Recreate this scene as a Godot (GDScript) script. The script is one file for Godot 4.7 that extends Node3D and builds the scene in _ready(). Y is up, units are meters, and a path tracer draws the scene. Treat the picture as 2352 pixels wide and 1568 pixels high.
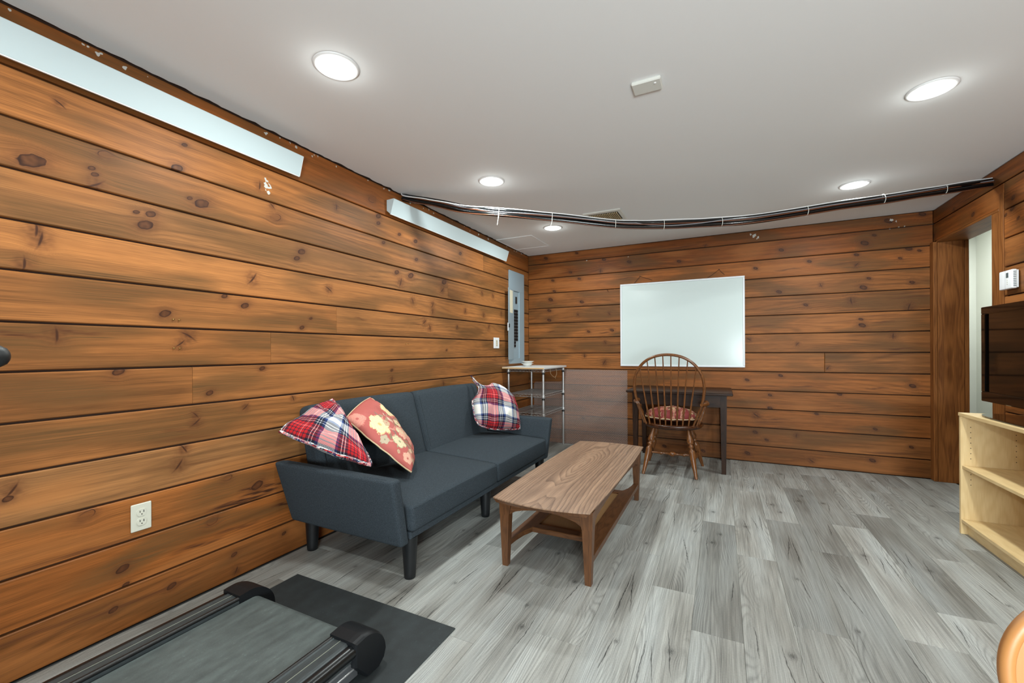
extends Node3D

const CEIL = 2.338
const LEFT = -2.2
const BACK = -4.915
const RIGHT = 1.65
const NEAR = 1.7

const SIDE_SEAMS = [0.0, 0.1718, 0.3558, 0.5332, 0.7156, 0.8923, 1.0702, 1.2446, 1.4246, 1.5999, 1.7768, 1.9532, 2.128, 2.338]
const END_SEAMS = [0.0, 0.1642, 0.3494, 0.5376, 0.7228, 0.913, 1.1026, 1.2905, 1.4745, 1.6619, 1.8474, 2.0336, 2.2171, 2.338]
# knots in the pine: position along the wall, height, size, shape (0 round, 1 spike, 2 outlined)
const KNOTS_SIDE = [-0.59,1.821,3.0,0, -0.79,1.926,2.0,2, -0.75,1.856,1.0,0, -0.76,1.835,1.0,0, -0.76,1.796,2.0,1, -1.04,1.968,2.0,0, -1.07,2.086,1.0,0, -1.09,1.848,1.0,0, -1.14,1.839,2.6,0, -1.51,1.877,2.6,2, -1.49,1.935,1.4,1, -0.94,1.732,1.6,0, -0.89,1.726,1.0,0, -0.92,1.680,2.4,0, -0.66,2.063,1.2,1, -1.42,2.019,1.6,1, -1.92,2.058,1.6,1, -0.60,1.578,2.0,1, -0.61,1.546,2.2,1, -0.57,1.451,1.8,1, -0.99,1.307,1.9,0, -1.34,1.375,1.7,0, -1.24,1.412,1.2,0, -1.67,1.278,1.3,0, -1.73,1.335,0.9,0, -1.38,1.519,2.2,1, -1.86,1.526,1.8,1, -1.67,1.722,2.0,0, -1.64,1.677,1.6,0, -0.65,1.202,2.2,1, -1.08,1.212,2.2,1, -1.05,1.177,1.6,1, -1.43,1.048,1.3,0, -1.17,0.941,1.4,0, -0.83,1.059,1.8,0, -1.11,0.843,1.4,1, -1.11,0.809,1.8,1, -1.34,0.853,1.4,1, -1.61,0.871,1.3,1, -1.06,0.698,1.8,1, -1.04,0.628,2.0,1, -0.73,0.508,2.2,2, -0.84,0.252,1.8,0, -1.18,0.324,2.2,2, -1.25,0.511,1.8,2, -1.40,0.432,2.6,0, -0.81,0.101,1.3,0, -1.01,0.095,1.5,0, -0.85,0.183,1.0,0, -1.28,0.118,1.2,0, -1.55,0.120,1.1,0, -1.29,0.035,1.4,1, -0.54,0.663,1.8,1, -0.53,0.635,1.2,0, -2.23,2.205,2.8,2, -2.29,2.105,2.0,0, -2.29,2.055,1.6,0, -2.70,2.018,1.8,0, -2.51,2.028,1.4,0, -2.34,1.927,1.4,0, -2.71,1.874,1.6,0, -2.48,1.734,2.0,0, -2.64,1.733,2.6,0, -2.52,1.663,2.6,1, -3.09,1.749,2.8,0, -3.06,1.672,2.2,1, -3.35,2.054,1.8,0, -3.75,1.728,1.8,1, -3.98,1.727,2.0,1, -2.92,1.529,2.0,1, -2.92,1.473,2.0,1, -2.66,1.535,1.8,1, -3.43,1.519,1.8,1, -3.78,1.507,2.0,1, -4.17,1.550,1.8,1, -2.81,1.378,2.0,1, -2.88,1.334,2.0,1, -3.29,1.357,1.6,1, -3.89,1.391,1.8,1, -3.12,1.143,1.0,0, -2.42,0.995,1.2,0, -2.42,0.927,1.8,1, -3.07,0.852,1.8,1]
const KNOTS_END = [-1.96,2.286,2.0,0, -1.56,2.309,1.6,0, -1.23,2.197,1.8,0, -1.64,2.085,1.6,0, -1.27,2.068,2.0,1, -0.94,2.143,2.0,0, -1.87,2.002,1.6,0, -1.53,1.997,1.6,0, -1.85,1.866,1.6,0, -1.90,1.767,2.4,0, -1.50,1.717,2.0,0, -1.92,1.633,2.0,0, -1.55,1.568,1.4,1, -1.17,1.562,1.6,1, -1.92,1.514,2.2,0, -1.42,1.360,1.6,0, -1.14,1.369,1.8,0, -1.22,1.228,1.6,1, -1.47,1.070,1.8,1, -1.23,0.994,2.4,1, 1.35,2.288,2.6,0, 1.58,2.316,2.0,0, 1.18,2.108,2.6,0, 1.25,2.172,1.4,0, 1.12,2.007,1.6,0, 1.12,1.914,1.8,1, 1.49,2.022,2.0,0, 1.56,1.998,1.2,0, 1.43,1.943,1.2,0, 1.21,1.782,1.3,0, 1.17,1.701,2.4,0, 1.51,1.723,1.6,0, 1.08,1.583,2.4,1, 1.49,1.509,2.4,1, 1.16,1.354,2.2,0, 1.15,1.410,1.4,0, 1.38,1.253,2.0,1, 0.53,2.116,1.8,0, 0.31,1.955,1.6,0, 0.51,1.705,2.0,0, 0.25,1.240,1.8,1, 0.23,0.828,1.6,0, 0.52,0.879,1.6,0, 0.43,0.682,1.4,0, 0.43,0.551,1.8,0, 0.31,0.474,2.4,1, 0.30,0.302,1.8,0, 0.40,0.232,1.4,0, 0.23,0.084,2.0,0, 1.51,0.808,2.0,0, 1.50,0.266,1.4,0, -0.57,0.078,1.8,0, -0.18,0.064,1.8,0, 1.23,0.119,2.0,0, 0.77,0.065,1.8,1, 0.73,1.564,1.6,0, 0.90,0.957,1.6,1, 0.81,0.519,1.4,0, 0.99,0.714,1.6,0, 1.25,0.407,1.4,0, 0.65,0.297,1.6,1, -0.78,0.518,1.5,0, -0.41,2.096,1.8,0, -0.15,2.232,1.6,1, 0.76,1.981,1.5,0, 0.85,1.745,1.5,1, 0.66,1.187,1.4,1, -2.17,0.776,1.6,0, -1.49,0.324,1.4,0]
const EXPOSURE = 0.73
const LAMP = 2.4
const HALO_SHARE = 0.012  # share of lamp energy given to the added halo light
const LAMP_COLOR = Color(0.965, 1.0, 0.99)
const DAY = 26.0
const DAY_COLOR = Color(0.93, 0.985, 1.0)
const WIN = Vector4(0.3, 1.5, 0.5, 1.35)
const PINE = Color(0.93, 0.92, 0.92)
const PINE_END = Color(0.86, 0.845, 0.84)
const SOFA = Color(0.202, 0.229, 0.251)

var mats := {}
var used_names := {}


# ---------------------------------------------------------------- geometry
class Geo:
	var p := PackedVector3Array()
	var t := PackedVector2Array()
	var s := PackedInt32Array()
	var axis := Vector3.RIGHT
	var xf := Transform3D.IDENTITY
	var shift := Vector2.ZERO

	func _init(a := Vector3.RIGHT, f := Transform3D.IDENTITY):
		axis = a
		xf = f

	func tri(a: Vector3, b: Vector3, c: Vector3, out: Vector3, sg := -1, uv = null):
		var n := (a - c).cross(a - b)
		if n.length_squared() < 1e-16:
			return
		if n.dot(out) < 0.0:
			var h := b
			b = c
			c = h
			n = -n
			if uv != null:
				uv = [uv[0], uv[2], uv[1]]
		if uv == null:
			var w := n.normalized()
			var g := axis
			var v := w.cross(g)
			if v.length() < 0.35:
				g = Vector3(axis.y, axis.z, axis.x)
				v = w.cross(g)
			v = v.normalized()
			g = v.cross(w)
			uv = [Vector2(a.dot(g), a.dot(v)) + shift, Vector2(b.dot(g), b.dot(v)) + shift, Vector2(c.dot(g), c.dot(v)) + shift]
		p.append(xf * a)
		p.append(xf * b)
		p.append(xf * c)
		t.append(uv[0])
		t.append(uv[1])
		t.append(uv[2])
		s.append(sg)

	func quad(a: Vector3, b: Vector3, c: Vector3, d: Vector3, out: Vector3, sg := -1, uv = null):
		if uv == null:
			tri(a, b, c, out, sg)
			tri(a, c, d, out, sg)
		else:
			tri(a, b, c, out, sg, [uv[0], uv[1], uv[2]])
			tri(a, c, d, out, sg, [uv[0], uv[2], uv[3]])

	# box with chamfered edges
	func box(c: Vector3, size: Vector3, b := 0.0):
		var h := size * 0.5
		b = minf(b, minf(h.x, minf(h.y, h.z)) * 0.9)
		for i in 3:
			var j := (i + 1) % 3
			var k := (i + 2) % 3
			for si in [-1.0, 1.0]:
				var q := []
				for m in [[-1, -1], [1, -1], [1, 1], [-1, 1]]:
					var v := Vector3.ZERO
					v[i] = si * h[i]
					v[j] = m[0] * (h[j] - b)
					v[k] = m[1] * (h[k] - b)
					q.append(c + v)
				var o := Vector3.ZERO
				o[i] = si
				quad(q[0], q[1], q[2], q[3], o)
				if b > 0.0:
					for sj in [-1.0, 1.0]:
						var e := []
						for sk in [-1.0, 1.0]:
							var v1 := Vector3.ZERO
							v1[i] = si * h[i]
							v1[j] = sj * (h[j] - b)
							v1[k] = sk * (h[k] - b)
							var v2 := Vector3.ZERO
							v2[i] = si * (h[i] - b)
							v2[j] = sj * h[j]
							v2[k] = sk * (h[k] - b)
							e.append(c + v1)
							e.append(c + v2)
						var oe := Vector3.ZERO
						oe[i] = si
						oe[j] = sj
						quad(e[0], e[1], e[3], e[2], oe)
		if b > 0.0:
			for sx in [-1.0, 1.0]:
				for sy in [-1.0, 1.0]:
					for sz in [-1.0, 1.0]:
						var sv := Vector3(sx, sy, sz)
						tri(c + sv * Vector3(h.x, h.y - b, h.z - b), c + sv * Vector3(h.x - b, h.y, h.z - b), c + sv * Vector3(h.x - b, h.y - b, h.z), sv)

	func span(a: Vector3, b: Vector3, bev := 0.0):
		box((a + b) * 0.5, (b - a).abs(), bev)

	# a bar from a to b with a rectangular section that may taper; up gives the direction of w.y
	func bar(a: Vector3, b: Vector3, wa: Vector2, wb: Vector2, up := Vector3.UP):
		var d := (b - a).normalized()
		var x := d.cross(up).normalized()
		var y := x.cross(d).normalized()
		var A := []
		var B := []
		for m in [[-1, -1], [1, -1], [1, 1], [-1, 1]]:
			A.append(a + x * m[0] * wa.x * 0.5 + y * m[1] * wa.y * 0.5)
			B.append(b + x * m[0] * wb.x * 0.5 + y * m[1] * wb.y * 0.5)
		quad(A[0], A[1], A[2], A[3], -d)
		quad(B[0], B[1], B[2], B[3], d)
		for i in 4:
			var j := (i + 1) % 4
			quad(A[i], A[j], B[j], B[i], (A[i] + A[j]) * 0.5 - a)

	# a flat outline given by points and pushed along d
	func prism(outline: Array, d: Vector3, sg := -1):
		var n: Vector3 = d.normalized()
		var x: Vector3 = (outline[1] - outline[0]).normalized()
		var y := n.cross(x).normalized()
		var flat := PackedVector2Array()
		var mid := Vector3.ZERO
		for q in outline:
			flat.append(Vector2(q.dot(x), q.dot(y)))
			mid += q / outline.size()
		var ids := Geometry2D.triangulate_polygon(flat)
		for i in range(0, ids.size(), 3):
			tri(outline[ids[i]], outline[ids[i + 1]], outline[ids[i + 2]], -n)
			tri(outline[ids[i]] + d, outline[ids[i + 1]] + d, outline[ids[i + 2]] + d, n)
		var turn := 0.0
		for i in flat.size():
			var q0 := flat[i]
			var q1 := flat[(i + 1) % flat.size()]
			turn += q0.x * q1.y - q1.x * q0.y
		for i in outline.size():
			var a: Vector3 = outline[i]
			var b: Vector3 = outline[(i + 1) % outline.size()]
			var o := (b - a).cross(n) * signf(turn)
			quad(a, b, b + d, a + d, o, sg)

	func tube(path: Array, radius, sides := 8, closed := false, caps := true):
		var n := path.size()
		var rings := []
		var nx := Vector3.ZERO
		for i in n:
			var a: Vector3 = path[(i - 1 + n) % n] if (closed or i > 0) else path[i]
			var b: Vector3 = path[(i + 1) % n] if (closed or i < n - 1) else path[i]
			var d := (b - a).normalized()
			if nx == Vector3.ZERO:
				nx = d.cross(Vector3.UP if absf(d.y) < 0.9 else Vector3.RIGHT).normalized()
			else:
				nx = (nx - d * nx.dot(d)).normalized()
			var ny := d.cross(nx)
			var r: float = radius[i] if radius is Array else radius
			var ring := []
			for k in sides:
				var w := TAU * k / sides
				ring.append(path[i] + (nx * cos(w) + ny * sin(w)) * r)
			rings.append(ring)
		for i in (n if closed else n - 1):
			var j := (i + 1) % n
			var c: Vector3 = (path[i] + path[j]) * 0.5
			for k in sides:
				var m := (k + 1) % sides
				var o: Vector3 = (rings[i][k] + rings[i][m] + rings[j][k] + rings[j][m]) * 0.25 - c
				quad(rings[i][k], rings[i][m], rings[j][m], rings[j][k], o, 1)
		if caps and not closed:
			for e in [0, n - 1]:
				var o2: Vector3 = path[e] - path[1 if e == 0 else n - 2]
				for k in sides:
					tri(path[e], rings[e][k], rings[e][(k + 1) % sides], o2)

	# profile: [distance along a-b (0..1), radius] pairs
	func lathe(a: Vector3, b: Vector3, profile: Array, sides := 16):
		var path := []
		var rad := []
		for q in profile:
			path.append(a.lerp(b, q[0]))
			rad.append(q[1])
		var d := (b - a).normalized()
		var nx := d.cross(Vector3.UP if absf(d.y) < 0.9 else Vector3.RIGHT).normalized()
		var ny := d.cross(nx)
		for i in path.size() - 1:
			for k in sides:
				var w0 := TAU * k / sides
				var w1 := TAU * (k + 1) / sides
				var e0 := nx * cos(w0) + ny * sin(w0)
				var e1 := nx * cos(w1) + ny * sin(w1)
				var slope: Vector3 = d * (rad[i] - rad[i + 1]) + (e0 + e1) * 0.5 * (path[i + 1] - path[i]).dot(d)
				var p0: Vector3 = path[i]
				var p1: Vector3 = path[i + 1]
				quad(p0 + e0 * rad[i], p0 + e1 * rad[i], p1 + e1 * rad[i + 1], p1 + e0 * rad[i + 1], slope, 1)
		for e in [0, path.size() - 1]:
			if rad[e] > 0.0001:
				for k in sides:
					var w0 := TAU * k / sides
					var w1 := TAU * (k + 1) / sides
					var q: Vector3 = path[e]
					tri(q, q + (nx * cos(w0) + ny * sin(w0)) * rad[e], q + (nx * cos(w1) + ny * sin(w1)) * rad[e], -d if e == 0 else d)

	# upholstered block: eight corners (order: x-,x+ inside y-,y+ inside z-,z+), rounded by r, bulging by bul
	func soft(k: Array, r: float, m := 6, bul := Vector3.ZERO, sag := 0.0):
		var h := Vector3((k[1] - k[0]).length(), (k[2] - k[0]).length(), (k[4] - k[0]).length()) * 0.5
		var e := Vector3(r / h.x, r / h.y, r / h.z)
		var vals := []
		for i in 3:
			var l := [-1.0, -1.0 + e[i] * 0.2, -1.0 + e[i] * 0.5, -1.0 + e[i]]
			for j in range(1, m):
				l.append(lerpf(-1.0 + e[i], 1.0 - e[i], float(j) / m))
			l.append_array([1.0 - e[i], 1.0 - e[i] * 0.5, 1.0 - e[i] * 0.2, 1.0])
			vals.append(l)
		var mid := Vector3.ZERO
		for q in k:
			mid += q / 8.0
		for i in 3:
			var j := (i + 1) % 3
			var l := (i + 2) % 3
			for si in [-1.0, 1.0]:
				var pts := []
				for a in vals[j]:
					var line := []
					for b in vals[l]:
						var q := Vector3.ZERO
						q[i] = si
						q[j] = a
						q[l] = b
						var c := Vector3(clampf(q.x, -1 + e.x, 1 - e.x), clampf(q.y, -1 + e.y, 1 - e.y), clampf(q.z, -1 + e.z, 1 - e.z))
						var d := (q - c) * h
						var w := c * h + (d.normalized() * r if d.length() > 1e-6 else Vector3.ZERO)
						w = w / h
						w[i] += si * bul[i] / h[i] * (1 - a * a) * (1 - b * b)
						if i == 1 and si > 0.0:
							w.y -= sag / h.y * (1 - a * a) * (1 - b * b)
						var f := (w + Vector3.ONE) * 0.5
						var lo: Vector3 = k[0].lerp(k[1], f.x).lerp(k[2].lerp(k[3], f.x), f.y)
						var hi: Vector3 = k[4].lerp(k[5], f.x).lerp(k[6].lerp(k[7], f.x), f.y)
						line.append(lo.lerp(hi, f.z))
					pts.append(line)
				for a in pts.size() - 1:
					for b in pts[a].size() - 1:
						var o: Vector3 = (pts[a][b] + pts[a + 1][b + 1]) * 0.5 - mid
						var face := Vector3.ZERO
						face[i] = si
						var nrm: Vector3 = (k[1] - k[0]).normalized() * face.x + (k[2] - k[0]).normalized() * face.y + (k[4] - k[0]).normalized() * face.z
						quad(pts[a][b], pts[a + 1][b], pts[a + 1][b + 1], pts[a][b + 1], nrm + o.normalized() * 0.2, 1)

	func disc(c: Vector3, r: float, n: Vector3, sides := 16):
		var x := n.cross(Vector3.UP if absf(n.y) < 0.9 else Vector3.RIGHT).normalized()
		var y := n.cross(x)
		for k in sides:
			tri(c, c + (x * cos(TAU * k / sides) + y * sin(TAU * k / sides)) * r, c + (x * cos(TAU * (k + 1) / sides) + y * sin(TAU * (k + 1) / sides)) * r, n)

	func mesh(at: Vector3) -> ArrayMesh:
		var st := SurfaceTool.new()
		st.begin(Mesh.PRIMITIVE_TRIANGLES)
		for i in s.size():
			st.set_smooth_group(s[i])
			for j in 3:
				st.set_uv(t[i * 3 + j])
				st.add_vertex(p[i * 3 + j] - at)
		st.generate_normals()
		st.index()
		return st.commit()


func numbered(called: String) -> String:
	if not used_names.has(called):
		used_names[called] = 0
		return called
	used_names[called] += 1
	return "%s_%03d" % [called, used_names[called]]


func tag(o: Node, label: String, category: String, group := ""):
	o.set_meta("label", label)
	o.set_meta("category", category)
	if group:
		o.set_meta("group", group)


func thing(called: String, label: String, category: String, at := Vector3.ZERO, group := "") -> Node3D:
	var o := Node3D.new()
	o.name = numbered(called)
	add_child(o)
	o.position = at
	tag(o, label, category, group)
	return o


func base_of(parent: Node) -> Vector3:
	var at := Vector3.ZERO
	var q = parent
	while q is Node3D and q != self:
		at += q.position
		q = q.get_parent()
	return at


func part(parent: Node, called: String, g: Geo, m: Material, label := "") -> MeshInstance3D:
	var o := MeshInstance3D.new()
	o.name = called
	o.mesh = g.mesh(base_of(parent))
	o.material_override = m
	parent.add_child(o, true)
	if label:
		o.set_meta("label", label)
	return o


func struct(called: String, g: Geo, m: Material) -> MeshInstance3D:
	var o := MeshInstance3D.new()
	o.name = called
	o.mesh = g.mesh(Vector3.ZERO)
	o.material_override = m
	o.set_meta("kind", "structure")
	add_child(o)
	return o


# ---------------------------------------------------------------- materials
func mat(c: Color, rough := 0.6, metal := 0.0, tex: Texture2D = null, scale := Vector3.ONE) -> StandardMaterial3D:
	var m := StandardMaterial3D.new()
	m.albedo_color = c
	m.roughness = rough
	m.metallic = metal
	if tex:
		m.albedo_texture = tex
		m.uv1_scale = scale
	return m


func image_from(w: int, h: int, data: PackedByteArray, mip := true) -> ImageTexture:
	var im := Image.create_from_data(w, h, false, Image.FORMAT_RGB8, data)
	if mip:
		im.generate_mipmaps()
	return ImageTexture.create_from_image(im)


func noise(seed_no: int, kind := FastNoiseLite.TYPE_PERLIN) -> FastNoiseLite:
	var n := FastNoiseLite.new()
	n.seed = seed_no
	n.noise_type = kind
	n.fractal_type = FastNoiseLite.FRACTAL_NONE
	n.frequency = 1.0
	return n


# stained knotty pine for a whole wall: s runs along the wall from s0 to s1, rows are the boards
func pine_wall(w: int, h: int, s0: float, s1: float, seams: Array, knots: Array, joints: Dictionary, seed_no: int, flakes: Array, streaks: Array, toning: Array) -> ImageTexture:
	var warp := PackedFloat32Array()
	warp.resize(w * h)
	var dark := PackedFloat32Array()
	dark.resize(w * h)
	var light := PackedFloat32Array()
	light.resize(w * h)
	var ds := (s1 - s0) / w
	var dy := CEIL / h
	var row_of := PackedInt32Array()
	for j in h:
		var y := CEIL - (j + 0.5) * dy
		var r := 0
		while r < seams.size() - 2 and y > seams[r + 1]:
			r += 1
		row_of.append(r)
	var nk := noise(seed_no + 50)
	for q in range(0, knots.size(), 4):
		var ks: float = knots[q]
		var ky: float = knots[q + 1]
		var R: float = knots[q + 2] * 0.0085
		var kind: int = knots[q + 3]
		var rx := R * 1.3
		var ry := R * 0.95
		var jy := int((CEIL - ky) / dy)
		if jy < 0 or jy >= h:
			continue
		var row := row_of[jy]
		var x0 := maxi(0, int((minf(ks - s0, ks - s0) / ds) - absf(R * 5.0 / ds)))
		var x1 := mini(w - 1, int((ks - s0) / ds + absf(R * 5.0 / ds)))
		var y0 := maxi(0, jy - int(R * 4.5 / dy))
		var y1 := mini(h - 1, jy + int(R * 4.5 / dy))
		var ang := 1.05 + 0.5 * sin(ks * 37.0 + ky * 11.0)
		if fposmod(ks * 13.7 + ky * 5.1, 1.0) > 0.5:
			ang = PI - ang
		var ca := cos(ang)
		var sa := sin(ang)
		for j in range(y0, y1 + 1):
			if row_of[j] != row:
				continue
			var ddy := (CEIL - (j + 0.5) * dy) - ky
			for x in range(x0, x1 + 1):
				var ddx := s0 + (x + 0.5) * ds - ks
				var i := j * w + x
				var fx := ddx / (R * 2.2)
				var fy := ddy / (R * 2.0)
				warp[i] -= ddy * 0.9 * exp(-fx * fx - fy * fy)
				var nn := nk.get_noise_2d(ddx * 60.0 + ks * 50.0, ddy * 60.0)
				var jag := 1.0 + 0.16 * nn
				var d := 0.0
				if kind == 1:
					var u := (ddx * ca + ddy * sa) / (R * 2.3)
					var v := (-ddx * sa + ddy * ca) / (R * 0.33) + 0.9 * u * u - 0.3
					var e := sqrt(u * u + v * v) * jag
					var sm := pow(ddx / (R * 2.0), 2.0) + pow(ddy / (R * 2.6), 2.0)
					d = maxf(0.8 * clampf(1.35 - e, 0.0, 1.0), 0.42 * exp(-sm) * (1.0 + 0.7 * nn))
				else:
					var u := ddx / rx + 0.35 * ddy / ry
					var v := ddy / ry
					var e := sqrt(u * u + v * v) * jag
					var crescent := 0.3 + 0.7 * clampf(0.5 + 0.7 * cos(atan2(v, u) - ks * 23.0), 0.0, 1.0)
					var halo := 0.42 * exp(-maxf(e - 1.0, 0.0) * 0.75) * (1.0 + 0.6 * nn)
					if kind == 2:
						d = maxf(0.9 * crescent * exp(-pow((e - 0.95) / 0.09, 2.0)), 0.34 if e < 0.95 else halo * 0.8)
					elif e < 1.0:
						d = 0.60 + 0.10 * nn + 0.16 * e * e + 0.25 * crescent * exp(-pow((e - 0.93) / 0.12, 2.0))
					else:
						d = maxf(0.8 * crescent * exp(-(e - 1.0) * 9.0), halo)
				d *= clampf(1.35 - maxf(absf(ddx) / (R * 5.0), absf(ddy) / (R * 4.5)) * 1.35, 0.0, 1.0)
				if d > dark[i]:
					dark[i] = d
	var rng := RandomNumberGenerator.new()
	rng.seed = seed_no
	# dark pitch streaks along the grain: s, height, length, strength
	for q in range(0, streaks.size(), 4):
		var jy := int((CEIL - streaks[q + 1]) / dy)
		var ln: float = streaks[q + 2]
		for j in range(maxi(0, jy - int(0.014 / dy)), mini(h, jy + int(0.014 / dy))):
			for x in range(maxi(0, int((streaks[q] - ln - s0) / ds)), mini(w, int((streaks[q] + ln - s0) / ds))):
				var u: float = (s0 + (x + 0.5) * ds - streaks[q]) / ln
				var v: float = ((CEIL - (j + 0.5) * dy) - streaks[q + 1] - 0.006 * sin(u * 3.0)) / 0.009
				var f := nk.get_noise_2d(u * 2.0 + streaks[q] * 9.0, (j * dy) * 330.0)
				var d: float = streaks[q + 3] * clampf(1.0 - u * u, 0.0, 1.0) * clampf(1.1 - absf(v) + f, 0.0, 1.0)
				var i := j * w + x
				dark[i] = maxf(dark[i], d)
	# old white paint: s, height, size
	for q in range(0, flakes.size(), 3):
		var R: float = flakes[q + 2]
		var jy := int((CEIL - flakes[q + 1]) / dy)
		var ix := int((flakes[q] - s0) / ds)
		for j in range(maxi(0, jy - int(R * 2.0 / dy)), mini(h, jy + int(R * 2.0 / dy))):
			for x in range(maxi(0, ix - int(R * 2.0 / absf(ds))), mini(w, ix + int(R * 2.0 / absf(ds)))):
				var u := (x - ix) * ds / R
				var v := (j - jy) * dy / R
				if sqrt(u * u + v * v) + 1.1 * nk.get_noise_2d(x * ds * 70.0, j * dy * 70.0) < 0.75:
					light[j * w + x] = 1.0
	var na := noise(seed_no + 1)
	var nb := noise(seed_no + 2)
	var nf := noise(seed_no + 3)
	var data := PackedByteArray()
	data.resize(w * h * 3)
	var tones := []
	for r in seams.size():
		tones.append([])
		for k in 6:
			tones[r].append([rng.randf_range(0.90, 1.08) * toning[r][0], toning[r][1] + rng.randf_range(-0.04, 0.04), rng.randf_range(0.0, 40.0)])
	var o := 0
	for j in h:
		var y := CEIL - (j + 0.5) * dy
		var row := row_of[j]
		var cuts: Array = joints.get(row, [])
		var next_cut := 0
		var seg := 0
		var tone: float = tones[row][0][0]
		var hue: float = tones[row][0][1]
		var off: float = tones[row][0][2]
		for x in w:
			var s := s0 + (x + 0.5) * ds
			while seg < cuts.size() and s > cuts[seg]:
				seg += 1
				tone = tones[row][seg][0]
				hue = tones[row][seg][1]
				off = tones[row][seg][2]
			var i := j * w + x
			var yy := y + warp[i]
			var a := na.get_noise_2d(s * 0.8 + off, yy * 5.0 + off)
			var b := nb.get_noise_2d(s * 1.9 + off, yy * 8.0)
			var f := nf.get_noise_2d(s * 3.0 + off, yy * 310.0 + off)
			var f2 := nb.get_noise_2d(s * 14.0, yy * 760.0 + off)
			var bd := na.get_noise_2d(s * 0.45 + off + 7.0, yy * 42.0)
			var g := 0.5 + 0.5 * sin(yy * 230.0 + a * 24.0 + off)
			g = g * g * g * clampf(0.5 + 1.6 * nb.get_noise_2d(s * 0.7 + off, row * 3.7), 0.0, 1.0)
			var k := tone * (1.0 - 0.13 * g + 0.13 * f + 0.12 * f2 + 0.15 * bd + 0.05 * a)
			var cr := k * (1.0 + hue * 0.4) * 160.0
			var cg := k * (1.0 - hue * 0.35) * 107.0
			var cb := k * (1.0 - hue * 1.5) * 61.0
			if b > 0.02:
				var m := minf((b - 0.02) * 1.9, 0.7)
				m *= 0.8 + f
				cr += (104.0 - cr) * m
				cg += (74.0 - cg) * m
				cb += (43.0 - cb) * m
			elif b < -0.2:
				var m2 := minf((-0.2 - b) * 1.4, 0.5)
				cr += (178.0 - cr) * m2
				cg += (116.0 - cg) * m2
				cb += (64.0 - cb) * m2
			var d := dark[i]
			if d > 0.0:
				var d1 := minf(d * 1.25, 1.0)
				cr += (92.0 - cr) * d1
				cg += (56.0 - cg) * d1
				cb += (34.0 - cb) * d1
				if d > 0.5:
					var d2 := (d - 0.5) * 1.5
					cr += (44.0 - cr) * d2
					cg += (26.0 - cg) * d2
					cb += (20.0 - cb) * d2
			if light[i] > 0.0:
				cr = 205.0
				cg = 208.0
				cb = 204.0
			data[o] = int(clampf(cr, 0.0, 255.0))
			data[o + 1] = int(clampf(cg, 0.0, 255.0))
			data[o + 2] = int(clampf(cb, 0.0, 255.0))
			o += 3
	return image_from(w, h, data)


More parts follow.
